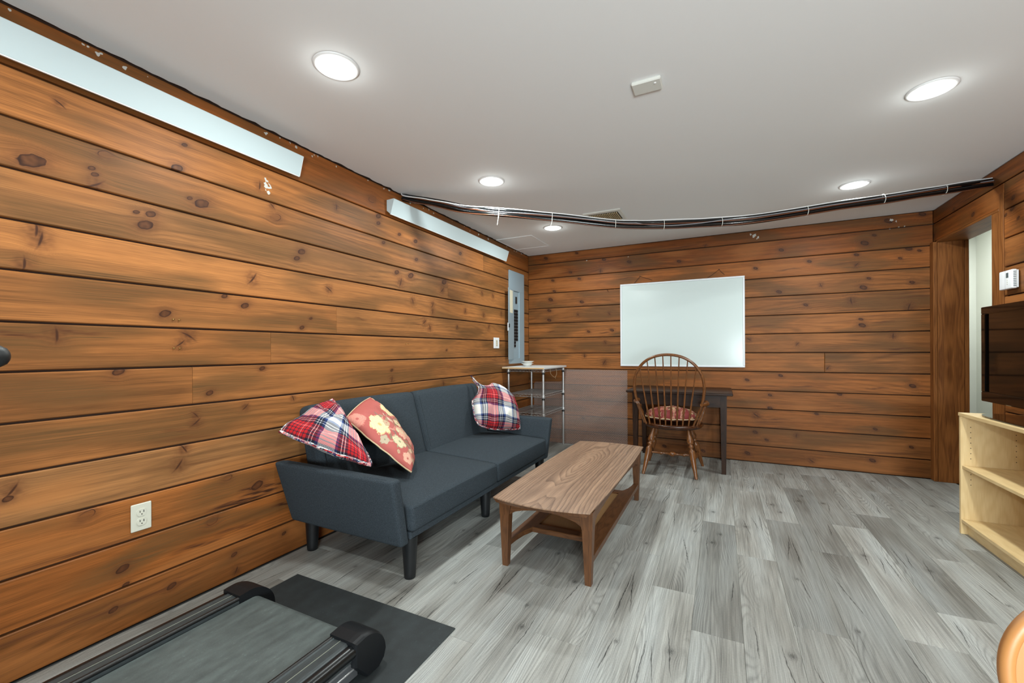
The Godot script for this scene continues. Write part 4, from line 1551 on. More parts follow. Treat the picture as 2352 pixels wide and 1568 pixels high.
	# arms on turned posts
	for e in 2:
		var s := -1.0 if e == 0 else 1.0
		var a0 := Vector3(cx + s * 0.272, 0.655, -4.022)
		var a1 := Vector3(cx + s * 0.312, 0.652, -4.15)
		var a2 := Vector3(cx + s * 0.304, 0.650, -4.262)
		var ag := Geo.new(Vector3.BACK)
		var path := smooth_path([a0, a1, a2], 6)
		var rad := []
		for i in path.size():
			rad.append(lerpf(0.014, 0.021, float(i) / (path.size() - 1)))
		for q in [[0.006, 0.0185], [0.011, 0.013], [0.0135, 0.006], [0.0142, 0.0008]]:
			path.append(a2 + Vector3(0, 0, -q[0]))
			rad.append(q[1])
		ag.tube(path, rad, 14)
		part(t, "arm", ag, wood)
		var pg := Geo.new(Vector3.UP)
		pg.lathe(Vector3(cx + s * 0.303, 0.64, -4.235), Vector3(cx + s * 0.240, 0.452, -4.235), [[0.0, 0.008], [0.1, 0.011], [0.18, 0.018], [0.24, 0.011], [0.4, 0.015], [0.58, 0.0195], [0.72, 0.013], [0.78, 0.017], [0.86, 0.012], [1.0, 0.010]], 14)
		part(t, "arm_post", pg, wood)
		for q in [[0.274, -4.040, 0.200, -4.085], [0.300, -4.115, 0.226, -4.135]]:
			var sg := Geo.new(Vector3.UP)
			sg.lathe(Vector3(cx + s * q[0], 0.652, q[1]), Vector3(cx + s * q[2], 0.452, q[3]), [[0.0, 0.0068], [0.6, 0.0098], [1.0, 0.0070]], 10)
			part(t, "spindle", sg, wood)
	# loose cushion
	var c := thing("seat_cushion", "plump red floral seat cushion on the windsor chair", "cushion", Vector3(cx, 0.46, -4.24))
	var q := Geo.new()
	var nz := noise(55)
	var M := 30
	for side in [-1.0, 1.0]:
		for i in M:
			for j in 10:
				var f := func(a: int, b: int) -> Vector3:
					var w := TAU * a / M
					var r := sin(b / 10.0 * PI / 2)
					var h := pow(maxf(1.0 - r * r, 0.0), 0.5)
					var wob := 1.0 + 0.05 * nz.get_noise_2d(cos(w) * 3.0, sin(w) * 3.0)
					var up := 0.098 * h if side > 0 else -0.03 * h
					return Vector3(cx + 0.236 * r * cos(w) * wob, 0.505 + up + 0.008 * nz.get_noise_2d(cos(w) * r * 4.0, sin(w) * r * 4.0), -4.25 + 0.175 * r * sin(w) * wob)
				var a: Vector3 = f.call(i, j)
				var b: Vector3 = f.call(i + 1, j)
				var d: Vector3 = f.call(i, j + 1)
				var e: Vector3 = f.call(i + 1, j + 1)
				var uv := []
				for v in [a, b, e, d]:
					uv.append(Vector2(v.x - cx, v.z + 4.25 + v.y) * 3.6 + Vector2(0.5, 0.2))
				q.quad(a, b, e, d, Vector3(0, side, 0) + (a - Vector3(cx, 0.5, -4.25)) * 2.0, 1, uv)
	part(c, "cover", q, mats.paisley)
	var loop := []
	for i in 40:
		var w := TAU * i / 40
		var wob := 1.0 + 0.05 * nz.get_noise_2d(cos(w) * 3.0, sin(w) * 3.0)
		loop.append(Vector3(cx + 0.238 * cos(w) * wob, 0.505 + 0.008 * nz.get_noise_2d(cos(w) * 4.0, sin(w) * 4.0), -4.25 + 0.177 * sin(w) * wob))
	var lp := Geo.new()
	lp.tube(loop, 0.004, 6, true)
	part(c, "piping", lp, mats.cream_cloth)


func q_half(half: Array, i: int) -> float:
	return half[i][1]


func whiteboard():
	var t := thing("whiteboard", "large blank whiteboard in a thin white frame hung on pine wall", "whiteboard", Vector3(-0.412, 1.42, BACK))
	var x0 := -1.040
	var x1 := 0.213
	var y0 := 0.954
	var y1 := 1.888
	var z := BACK + 0.0005
	var g := Geo.new()
	g.span(Vector3(x0 + 0.008, y0 + 0.008, z), Vector3(x1 - 0.008, y1 - 0.008, z + 0.014))
	part(t, "writing_surface", g, mats.whiteboard)
	for q in [[x0, x1, y0, y0 + 0.018], [x0, x1, y1 - 0.018, y1], [x0, x0 + 0.018, y0 + 0.018, y1 - 0.018], [x1 - 0.018, x1, y0 + 0.018, y1 - 0.018]]:
		var f := Geo.new(Vector3.RIGHT if q[1] - q[0] > 0.5 else Vector3.UP)
		f.span(Vector3(q[0], q[2], z), Vector3(q[1], q[3], z + 0.020), 0.003)
		part(t, "frame_rail", f, mats.white_frame)
	# hanging wire over two nails
	for s in [[-0.82, 1.966, -0.89, -0.69], [-0.02, 1.972, -0.14, 0.03]]:
		var wg := Geo.new()
		wg.tube([Vector3(s[2], y1 - 0.003, z + 0.010), Vector3((s[2] + s[0]) * 0.5, 1.925, z + 0.007), Vector3(s[0], s[1], z + 0.005), Vector3((s[3] + s[0]) * 0.5, 1.940, z + 0.006), Vector3(s[3], y1 + 0.028, z + 0.004)], 0.0022, 6)
		part(t, "hanging_wire", wg, mats.wire)
		var ng := Geo.new()
		ng.lathe(Vector3(s[0], s[1] - 0.003, z), Vector3(s[0], s[1] - 0.001, z + 0.018), [[0.0, 0.0022], [0.85, 0.0022], [0.85, 0.005], [1.0, 0.005]], 8)
		part(t, "nail", ng, mats.wire)
	var h := thing("wall_hook", "small bent nail in the pine wall beside the whiteboard", "nail", Vector3(-1.19, 1.82, BACK))
	var hg := Geo.new()
	hg.tube([Vector3(-1.19, 1.845, BACK - 0.002), Vector3(-1.19, 1.842, BACK + 0.02), Vector3(-1.185, 1.825, BACK + 0.026), Vector3(-1.178, 1.822, BACK + 0.02)], 0.0025, 6)
	part(h, "shank", hg, mats.wire)


func wire_rack():
	var xs := [-2.140, -1.722]
	var zs := [-4.862, -4.225]
	var t := thing("wire_rack", "chrome wire shelving rack with board top in the room corner", "shelving rack", Vector3(-1.93, 0, -4.54))
	for x in xs:
		for z in zs:
			var g := Geo.new(Vector3.UP)
			# grooved chrome post
			g.lathe(Vector3(x, 0.0, z), Vector3(x, 0.03, z), [[0.0, 0.011], [0.6, 0.013], [1.0, 0.013]], 14)
			g.lathe(Vector3(x, 0.03, z), Vector3(x, 0.935, z), [[0.0, 0.0125], [1.0, 0.0125]], 14)
			var p := part(t, "post", g, mats.chrome)
			for y in [0.876, 0.600, 0.398]:
				var s := Geo.new()
				s.lathe(Vector3(x, y, z), Vector3(x, y + 0.034, z), [[0.0, 0.0165], [1.0, 0.0145]], 14)
				part(p, "sleeve", s, mats.black_plastic)
				var cgo := Geo.new()
				cgo.lathe(Vector3(x, y + 0.02, z), Vector3(x, y + 0.052, z), [[0.0, 0.0185], [0.1, 0.0200], [0.9, 0.0180], [1.0, 0.0165]], 14)
				part(p, "collar", cgo, mats.chrome)
	for y in [0.905, 0.632, 0.428]:
		var g := Geo.new()
		# two rims with a zigzag truss, wires across
		for d in [0.0, 0.024]:
			for z in zs:
				g.tube([Vector3(xs[0], y + d, z), Vector3(xs[1], y + d, z)], 0.0030, 6)
			for x in xs:
				g.tube([Vector3(x, y + d, zs[0]), Vector3(x, y + d, zs[1])], 0.0030, 6)
		for z in zs:
			var zig := []
			for i in 19:
				zig.append(Vector3(lerpf(xs[0] + 0.018, xs[1] - 0.018, i / 18.0), y + (0.022 if i % 2 else 0.002), z))
			g.tube(zig, 0.0020, 5)
		for x in xs:
			var zig := []
			for i in 27:
				zig.append(Vector3(x, y + (0.022 if i % 2 else 0.002), lerpf(zs[0] + 0.018, zs[1] - 0.018, i / 26.0)))
			g.tube(zig, 0.0020, 5)
		for i in range(1, 18):
			var z := lerpf(zs[0], zs[1], i / 18.0)
			g.tube([Vector3(xs[0], y + 0.027, z), Vector3(xs[1], y + 0.027, z)], 0.0015, 5)
		for x in [lerpf(xs[0], xs[1], 0.33), lerpf(xs[0], xs[1], 0.67)]:
			g.tube([Vector3(x, y + 0.012, zs[0]), Vector3(x, y + 0.012, zs[1])], 0.0028, 5)
		part(t, "wire_shelf", g, mats.chrome)
	# loose board on top
	var b := thing("shelf_board", "white laminate board with raw wood edge lying on the wire rack", "board", Vector3(-1.93, 0.937, -4.53))
	var g := Geo.new()
	g.span(Vector3(-2.192, 0.9365, -4.888), Vector3(-1.690, 0.952, -4.165), 0.001)
	part(b, "core", g, mats.raw_edge)
	var l := Geo.new()
	l.span(Vector3(-2.192, 0.952, -4.888), Vector3(-1.690, 0.955, -4.165), 0.0008)
	part(b, "laminate", l, mats.laminate)
	var e := Geo.new()
	e.span(Vector3(-1.690, 0.9368, -4.887), Vector3(-1.6875, 0.9545, -4.166), 0.0004)
	part(b, "edge_strip", e, mats.laminate)
	# two shallow bowls, one in the other
	for i in 2:
		var c := Vector3(-2.02 + 0.006 * i, 0.955 + 0.0235 * i, -4.47)
		var w := thing("bowl", ["white scalloped bowl on the rack board under another bowl", "white shallow bowl stacked in a second bowl on the rack"][i], "bowl", c, "bowls on the rack")
		var q := Geo.new()
		q.lathe(c + Vector3(0, 0.0003, 0), c + Vector3(0, 0.0353, 0), [[0.0, 0.026], [0.04, 0.034], [0.12, 0.037], [0.55, 0.050], [0.86, 0.060], [0.9, 0.072], [1.0, 0.073], [0.97, 0.061], [0.6, 0.046], [0.2, 0.032], [0.15, 0.0]], 28)
		part(w, "dish", q, mats.porcelain)
	# wire tie hung from the top shelf
	var tie := thing("hanging_cord", "thin white cord looped from the top wire shelf of the rack", "cord", Vector3(-1.72, 0.87, -4.50))
	var cg := Geo.new()
	cg.tube(smooth_path([Vector3(-1.715, 0.930, -4.42), Vector3(-1.708, 0.885, -4.405), Vector3(-1.705, 0.850, -4.46), Vector3(-1.706, 0.832, -4.54), Vector3(-1.706, 0.87, -4.595), Vector3(-1.715, 0.930, -4.60)], 5), 0.002, 5)
	cg.tube([Vector3(-1.706, 0.832, -4.54), Vector3(-1.705, 0.816, -4.555)], 0.002, 5)
	part(tie, "loop", cg, mats.cream_cloth)
	# clear vinyl chair mat stood on edge against the boards
	var m := thing("chair_mat", "clear vinyl chair mat with grip studs propped upright against pine wall", "chair mat", Vector3(-1.4, 0, BACK + 0.012))
	var mg := Geo.new()
	var o := []
	var zf := BACK + 0.006
	for q in [[-0.966, 0.0], [-0.966, 0.905], [-1.722, 0.905], [-1.740, 0.885], [-1.740, 0.790], [-1.752, 0.765], [-1.775, 0.755], [-2.10, 0.745], [-2.125, 0.72], [-2.125, 0.0]]:
		o.append(Vector3(q[0], q[1], zf))
	mg.prism(o, Vector3(0, 0, 0.003))
	for i in mg.p.size():
		mg.t[i] = Vector2(mg.p[i].x, mg.p[i].y)
	part(m, "sheet", mg, mats.vinyl)


# ---------------------------------------------------------------- television corner
func bookcase():
	var x0 := 1.312
	var x1 := 1.612
	var z0 := -3.566
	var z1 := -2.34
	var t := thing("bookcase", "low open maple bookcase with one shelf under the television", "bookcase", Vector3((x0 + x1) * 0.5, 0, (z0 + z1) * 0.5))
	var mk := func(called: String, a: Vector3, b: Vector3, ax: Vector3, parent = t):
		var g := Geo.new(ax)
		g.span(a, b, 0.0012)
		return part(parent, called, g, mats.maple)
	var side: MeshInstance3D = mk.call("side_panel", Vector3(x0, 0, z0), Vector3(x1, 0.722, z0 + 0.019), Vector3.UP)
	var side2: MeshInstance3D = mk.call("side_panel", Vector3(x0, 0, z1 - 0.019), Vector3(x1, 0.722, z1), Vector3.UP)
	mk.call("top_panel", Vector3(x0 - 0.003, 0.7225, z0 - 0.003), Vector3(x1, 0.742, z1 + 0.003), Vector3.BACK)
	mk.call("shelf", Vector3(x0 + 0.006, 0.402, z0 + 0.020), Vector3(x1 - 0.007, 0.420, z1 - 0.020), Vector3.BACK)
	mk.call("bottom_shelf", Vector3(x0 + 0.002, 0.072, z0 + 0.0195), Vector3(x1 - 0.007, 0.091, z1 - 0.0195), Vector3.BACK)
	mk.call("kick_board", Vector3(x0 + 0.030, 0.0, z0 + 0.0195), Vector3(x0 + 0.045, 0.0715, z1 - 0.0195), Vector3.BACK)
	mk.call("back_panel", Vector3(x1 - 0.006, 0.02, z0 + 0.0195), Vector3(x1 - 0.001, 0.722, z1 - 0.0195), Vector3.UP)
	# rows of shelf-pin holes in the end panel
	for x in [x0 + 0.045, x1 - 0.060]:
		for i in 12:
			var y := 0.304 + i * 0.032
			if absf(y - 0.41) < 0.024:
				continue
			var h := Geo.new()
			h.disc(Vector3(x, y, z0 + 0.0193), 0.0026, Vector3.BACK, 8)
			part(side, "pin_hole", h, mats.pin_hole)
	var pin := Geo.new()
	pin.span(Vector3(x0 + 0.030, 0.394, z0 + 0.019), Vector3(x0 + 0.052, 0.402, z0 + 0.032), 0.001)
	part(side, "shelf_pin", pin, mats.black_plastic)


func television():
	var t := thing("television", "black flat-screen television with glossy bezel on the maple bookcase", "television", Vector3(1.46, 0.742, -3.14))
	var z0 := -3.655
	var z1 := -2.62
	var x := 1.447
	var y0 := 0.811
	var y1 := 1.391
	var bz := 0.042
	# frame rails leave the panel sunk a little
	for q in [[z0, z1, y0, y0 + 0.058], [z0, z1, y1 - bz, y1], [z0, z0 + bz, y0 + 0.058, y1 - bz], [z1 - bz, z1, y0 + 0.058, y1 - bz]]:
		var f := Geo.new()
		f.span(Vector3(x, q[2], q[0]), Vector3(x + 0.04, q[3], q[1]), 0.003)
		part(t, "bezel", f, mats.gloss_black)
	var tr := Geo.new()
	for q in [[z0 + bz, z1 - bz, y0 + 0.0585, y0 + 0.0605], [z0 + bz, z1 - bz, y1 - bz - 0.002, y1 - bz], [z0 + bz, z0 + bz + 0.002, y0 + 0.0605, y1 - bz - 0.002]]:
		tr.span(Vector3(x + 0.002, q[2], q[0]), Vector3(x + 0.02, q[3], q[1]))
	part(t, "inner_trim", tr, mats.gloss_black)
	var s := Geo.new()
	s.span(Vector3(x + 0.010, y0 + 0.05, z0 + bz - 0.004), Vector3(x + 0.016, y1 - bz + 0.004, z1 - bz + 0.004))
	part(t, "panel_glass", s, mats.screen)
	var b := Geo.new()
	b.span(Vector3(x + 0.04, y0 + 0.03, z0 + 0.03), Vector3(x + 0.085, y1 - 0.03, z1 - 0.03), 0.02)
	part(t, "rear_housing", b, mats.black_plastic)
	var n := Geo.new()
	n.span(Vector3(x + 0.03, 0.751, -3.22), Vector3(x + 0.075, y0 + 0.02, -3.05), 0.006)
	part(t, "neck", n, mats.gloss_black)
	var o := []
	for k in 32:
		var w := TAU * k / 32
		var c := cos(w)
		var sn := sin(w)
		o.append(Vector3(1.462 + 0.130 * signf(c) * pow(absf(c), 0.7), 0.7425, -3.135 + 0.36 * signf(sn) * pow(absf(sn), 0.55)))
	var g := Geo.new()
	g.prism(o, Vector3(0, 0.009, 0))
	part(t, "stand_base", g, mats.gloss_black)


func thermostat():
	var t := thing("thermostat", "white wall thermostat with small grey display by the hall opening", "thermostat", Vector3(1.63, 1.577, -3.79))
	var g := Geo.new(Vector3.UP)
	var x := RIGHT - 0.012
	var k := [Vector3(x - 0.025, 1.509, -3.860), Vector3(x, 1.509, -3.860), Vector3(x - 0.025, 1.628, -3.860), Vector3(x, 1.628, -3.860),
		Vector3(x - 0.025, 1.509, -3.722), Vector3(x, 1.509, -3.722), Vector3(x - 0.025, 1.628, -3.722), Vector3(x, 1.628, -3.722)]
	g.soft(k, 0.007, 3)
	part(t, "case", g, mats.white_plastic)
	var b := Geo.new()
	b.span(Vector3(x, 1.514, -3.856), Vector3(RIGHT - 0.0045, 1.623, -3.726), 0.002)
	part(t, "wall_plate", b, mats.white_plastic)
	var d := Geo.new()
	d.span(Vector3(x - 0.0262, 1.580, -3.782), Vector3(x - 0.0245, 1.611, -3.758), 0.0005)
	part(t, "display", d, mats.lcd)
	for i in 3:
		var q := Geo.new()
		q.lathe(Vector3(x - 0.025, 1.566 - i * 0.013, -3.770), Vector3(x - 0.0265, 1.566 - i * 0.013, -3.770), [[0.0, 0.0042], [1.0, 0.0036]], 10)
		part(t, "button", q, mats.ivory)
	for i in 9:
		var q := Geo.new()
		q.span(Vector3(x - 0.019, 1.522 + i * 0.011, -3.7222), Vector3(x - 0.006, 1.5265 + i * 0.011, -3.7214))
		part(t, "vent_slot", q, mats.lcd)
	var s := Geo.new()
	s.span(Vector3(x - 0.0254, 1.512, -3.793), Vector3(x - 0.0246, 1.625, -3.7922))
	part(t, "door_line", s, mats.grey_cable)


# ---------------------------------------------------------------- treadmill corner
func treadmill():
	var mat_t := thing("floor_mat", "thin black rubber equipment mat spread under the treadmill", "mat", Vector3(-1.46, 0, -0.3))
	var mg := Geo.new(Vector3.BACK)
	mg.span(Vector3(-1.940, 0.0, -1.442), Vector3(-0.979, 0.006, 0.75), 0.002)
	part(mat_t, "sheet", mg, mats.rubber)

	var t := thing("treadmill", "grey-black treadmill with worn running belt and plastic end caps", "treadmill", Vector3(-1.48, 0.006, -0.3))
	# belt round its rear roller
	var o := []
	var front := 0.62
	o.append(Vector3(-1.727, 0.131, front))
	for k in 13:
		var w := PI * k / 12.0
		o.append(Vector3(-1.727, 0.086 + 0.045 * cos(w), -1.078 - 0.045 * sin(w)))
	o.append(Vector3(-1.727, 0.041, front))
	var b := Geo.new(Vector3.BACK)
	b.prism(o, Vector3(0.505, 0, 0), 1)
	part(t, "belt", b, mats.belt)
	for e in 2:
		var s := -1.0 if e == 0 else 1.0
		var xi := -1.735 if e == 0 else -1.214
		# side rail: foot plate with a lip, rounded outer shoulder
		var sec := [Vector2(0.0, 0.112), Vector2(0.0, 0.144), Vector2(0.004, 0.150), Vector2(0.014, 0.152), Vector2(0.018, 0.149), Vector2(0.040, 0.150), Vector2(0.074, 0.151), Vector2(0.078, 0.146), Vector2(0.090, 0.140), Vector2(0.100, 0.125), Vector2(0.100, 0.105), Vector2(0.095, 0.090), Vector2(0.085, 0.086), Vector2(0.020, 0.086)]
		var out := []
		for q in sec:
			out.append(Vector3(xi + s * q.x, q.y, -1.055))
		var g := Geo.new(Vector3.BACK)
		g.prism(out, Vector3(0, 0, front + 1.055))
		var rail := part(t, "side_rail", g, mats.rail)
		var ps := Geo.new(Vector3.BACK)
		ps.span(Vector3(xi + s * 0.0450, 0.1500, -1.045), Vector3(xi + s * 0.0468, 0.1512, front), 0.0)
		part(rail, "pinstripe", ps, mats.stripe)
		var lip := Geo.new(Vector3.BACK)
		lip.tube([Vector3(xi + s * 0.005, 0.147, -1.04), Vector3(xi + s * 0.005, 0.147, front)], 0.0085, 10)
		part(rail, "inner_lip", lip, mats.black_plastic)
		var sh := Geo.new(Vector3.BACK)
		sh.tube([Vector3(xi + s * 0.092, 0.1245, -1.04), Vector3(xi + s * 0.092, 0.1245, front)], 0.0225, 20)
		part(rail, "shoulder", sh, mats.cap_gloss)
		var edge_strip := Geo.new(Vector3.BACK)
		edge_strip.span(Vector3(xi + s * 0.090, 0.060, -1.055), Vector3(xi + s * 0.0975, 0.066, front), 0.001)
		part(rail, "steel_edge", edge_strip, mats.chrome)
		# steel frame under the rail
		var fg := Geo.new(Vector3.BACK)
		fg.span(Vector3(xi + s * 0.030, 0.028, -1.06), Vector3(xi + s * 0.095, 0.087, front), 0.004)
		part(t, "frame_tube", fg, mats.frame_grey)
		# end cap
		var cap := []
		var zf := -1.028
		cap.append(Vector2(zf, 0.160))
		for k in 15:
			var w := PI * 0.5 * k / 14.0
			cap.append(Vector2(-1.070 - 0.108 * sin(w), 0.058 + 0.106 * cos(w)))
		cap.append(Vector2(-1.168, 0.030))
		cap.append(Vector2(-1.140, 0.008))
		cap.append(Vector2(-1.085, 0.008))
		cap.append(Vector2(zf, 0.075))
		var kx0 := xi - s * 0.004
		var kx1 := xi + s * 0.120
		var cg := Geo.new(Vector3.BACK)
		var cm := Vector2(-1.09, 0.09)
		var rings := []
		# rounded outer side: sections shrink towards the outside
		for st in [[0.0, 1.0], [0.086, 1.0], [0.104, 0.985], [0.114, 0.95], [0.121, 0.89]]:
			var ring := []
			for q in cap:
				var w: Vector2 = cm + (q - cm) * st[1]
				ring.append(Vector3(kx0 + s * st[0], w.y, w.x))
			rings.append(ring)
		for r in rings.size() - 1:
			for k in cap.size():
				var m := (k + 1) % cap.size()
				var c3 := Vector3(rings[r][k].x, cm.y, cm.x)
				cg.quad(rings[r][k], rings[r][m], rings[r + 1][m], rings[r + 1][k], (rings[r][k] + rings[r][m]) * 0.5 - c3 + Vector3(s * 0.01 * r, 0, 0), 1 if k > 0 and k < 16 else -1)
		for r in [0, rings.size() - 1]:
			for k in cap.size():
				cg.tri(rings[r][k], rings[r][(k + 1) % cap.size()], Vector3(rings[r][0].x, cm.y, cm.x), Vector3(-s if r == 0 else s, 0, 0))
		part(t, "end_cap", cg, mats.cap_black)
		# upright and grab rail, outside the frame apart from the grip
		var xr := -1.868 if e == 0 else -1.088
		var ug := Geo.new(Vector3.UP)
		ug.tube([Vector3(xr + s * -0.01, 0.09, 0.50), Vector3(xr, 0.60, 0.44), Vector3(xr, 1.12, 0.37)], 0.030, 12)
		part(t, "upright", ug, mats.cap_black)
		var hg := Geo.new(Vector3.BACK)
		var hp := smooth_path([Vector3(xr, 1.10, 0.40), Vector3(xr, 1.128, 0.15), Vector3(xr, 1.131, -0.10), Vector3(xr, 1.131, -0.246)], 5)
		var rad := []
		for i in hp.size():
			rad.append(0.0205)
		for q in [[-0.254, 0.0185], [-0.261, 0.0140], [-0.2645, 0.0080], [-0.266, 0.0010]]:
			hp.append(Vector3(xr, 1.131, q[0]))
			rad.append(q[1])
		hg.tube(hp, rad, 16)
		part(t, "grab_rail", hg, mats.grip)
	var cx := -1.478
	var cb := Geo.new()
	cb.span(Vector3(cx - 0.40, 1.08, 0.34), Vector3(cx + 0.40, 1.30, 0.44), 0.03)
	part(t, "console", cb, mats.cap_black)
	var hood := Geo.new()
	hood.span(Vector3(cx - 0.36, 0.03, 0.46), Vector3(cx + 0.36, 0.24, 0.90), 0.05)
	part(t, "motor_hood", hood, mats.cap_black)
	for x in [cx - 0.3, cx + 0.3]:
		for z in [-0.95, 0.55]:
			var f := Geo.new()
			f.lathe(Vector3(x, 0.006, z), Vector3(x, 0.035, z), [[0.0, 0.022], [0.7, 0.026], [1.0, 0.02]], 12)
			part(t, "foot", f, mats.black_plastic)


func wooden_chair():
	var t := thing("wooden_chair", "honey-coloured wooden chair with rounded rimmed back panel on the grey floor", "chair", Vector3(0.50, 0, -0.48))
	# back panel: rounded slab, slightly curved
	var outline := []
	var r := 0.090
	var cx := 0.500
	var hw := 0.2185
	var ys := [0.690, 0.874]
	for c in [[1, 1], [-1, 1], [-1, -1], [1, -1]]:
		for k in 20:
			var w := PI * 0.5 * k / 19.5 + (0.0 if c[0] > 0 and c[1] > 0 else PI * 0.5 if c[1] > 0 else PI if c[0] < 0 else PI * 1.5)
			var ox: float = cx + c[0] * (hw - r)
			var oy: float = ys[1] - r if c[1] > 0 else ys[0] + r
			outline.append(Vector2(ox + r * cos(w), oy + r * sin(w)))
	var g := Geo.new(Vector3.RIGHT)
	var secs := [[0.010, 1.0], [0.016, 1.0], [0.017, 0.98]]
	var mid := Vector2(cx, (ys[0] + ys[1]) * 0.5)
	var rings := []
	for s in secs:
		var ring := []
		for q in outline:
			var e: Vector2 = q - mid
			var w: Vector2 = mid + e - e.normalized() * (1.0 - s[1]) * 0.10
			ring.append(Vector3(w.x, w.y, -0.697 + s[0] + 0.35 * pow(w.x - cx, 2.0)))
		rings.append(ring)
	for i in rings.size() - 1:
		for k in outline.size():
			var m := (k + 1) % outline.size()
			g.quad(rings[i][k], rings[i][m], rings[i + 1][m], rings[i + 1][k], Vector3(outline[k].x - mid.x, outline[k].y - mid.y, 0), 1)
	for i in [0, rings.size() - 1]:
		for k in outline.size():
			g.tri(rings[i][k], rings[i][(k + 1) % outline.size()], Vector3(mid.x, mid.y, -0.697 + secs[i][0]), Vector3(0, 0, -1 if i == 0 else 1), 2)
	part(t, "back_panel", g, mats.honey)
	var edge := []
	for q in outline:
		edge.append(Vector3(q.x, q.y, -0.680 + 0.35 * pow(q.x - cx, 2.0)))
	var rg := Geo.new()
	rg.tube(edge, 0.0072, 12, true)
	part(t, "rim", rg, mats.honey)
	var sg := Geo.new()
	sg.span(Vector3(0.285, 0.435, -0.665), Vector3(0.71, 0.462, -0.25), 0.012)
	part(t, "seat", sg, mats.honey)
	for x in [0.325, 0.67]:
		var l := Geo.new(Vector3.UP)
		l.bar(Vector3(x, 0.0, -0.68), Vector3(x, 0.75, -0.672), Vector2(0.028, 0.034), Vector2(0.026, 0.022), Vector3.BACK)
		part(t, "leg", l, mats.honey)
		var f := Geo.new(Vector3.UP)
		f.bar(Vector3(x, 0.0, -0.28), Vector3(x, 0.44, -0.29), Vector2(0.030, 0.030), Vector2(0.036, 0.036), Vector3.BACK)
		part(t, "leg", f, mats.honey)


# ---------------------------------------------------------------- palette
func fabric(c: Color, rough: float, amount: float, seed_no: int, scale: float, w := 256) -> StandardMaterial3D:
	var m := mat(Color.WHITE, rough, 0.0, speckle(w, c, amount, seed_no), Vector3(scale, scale, scale))
	m.uv1_triplanar = true
	return m


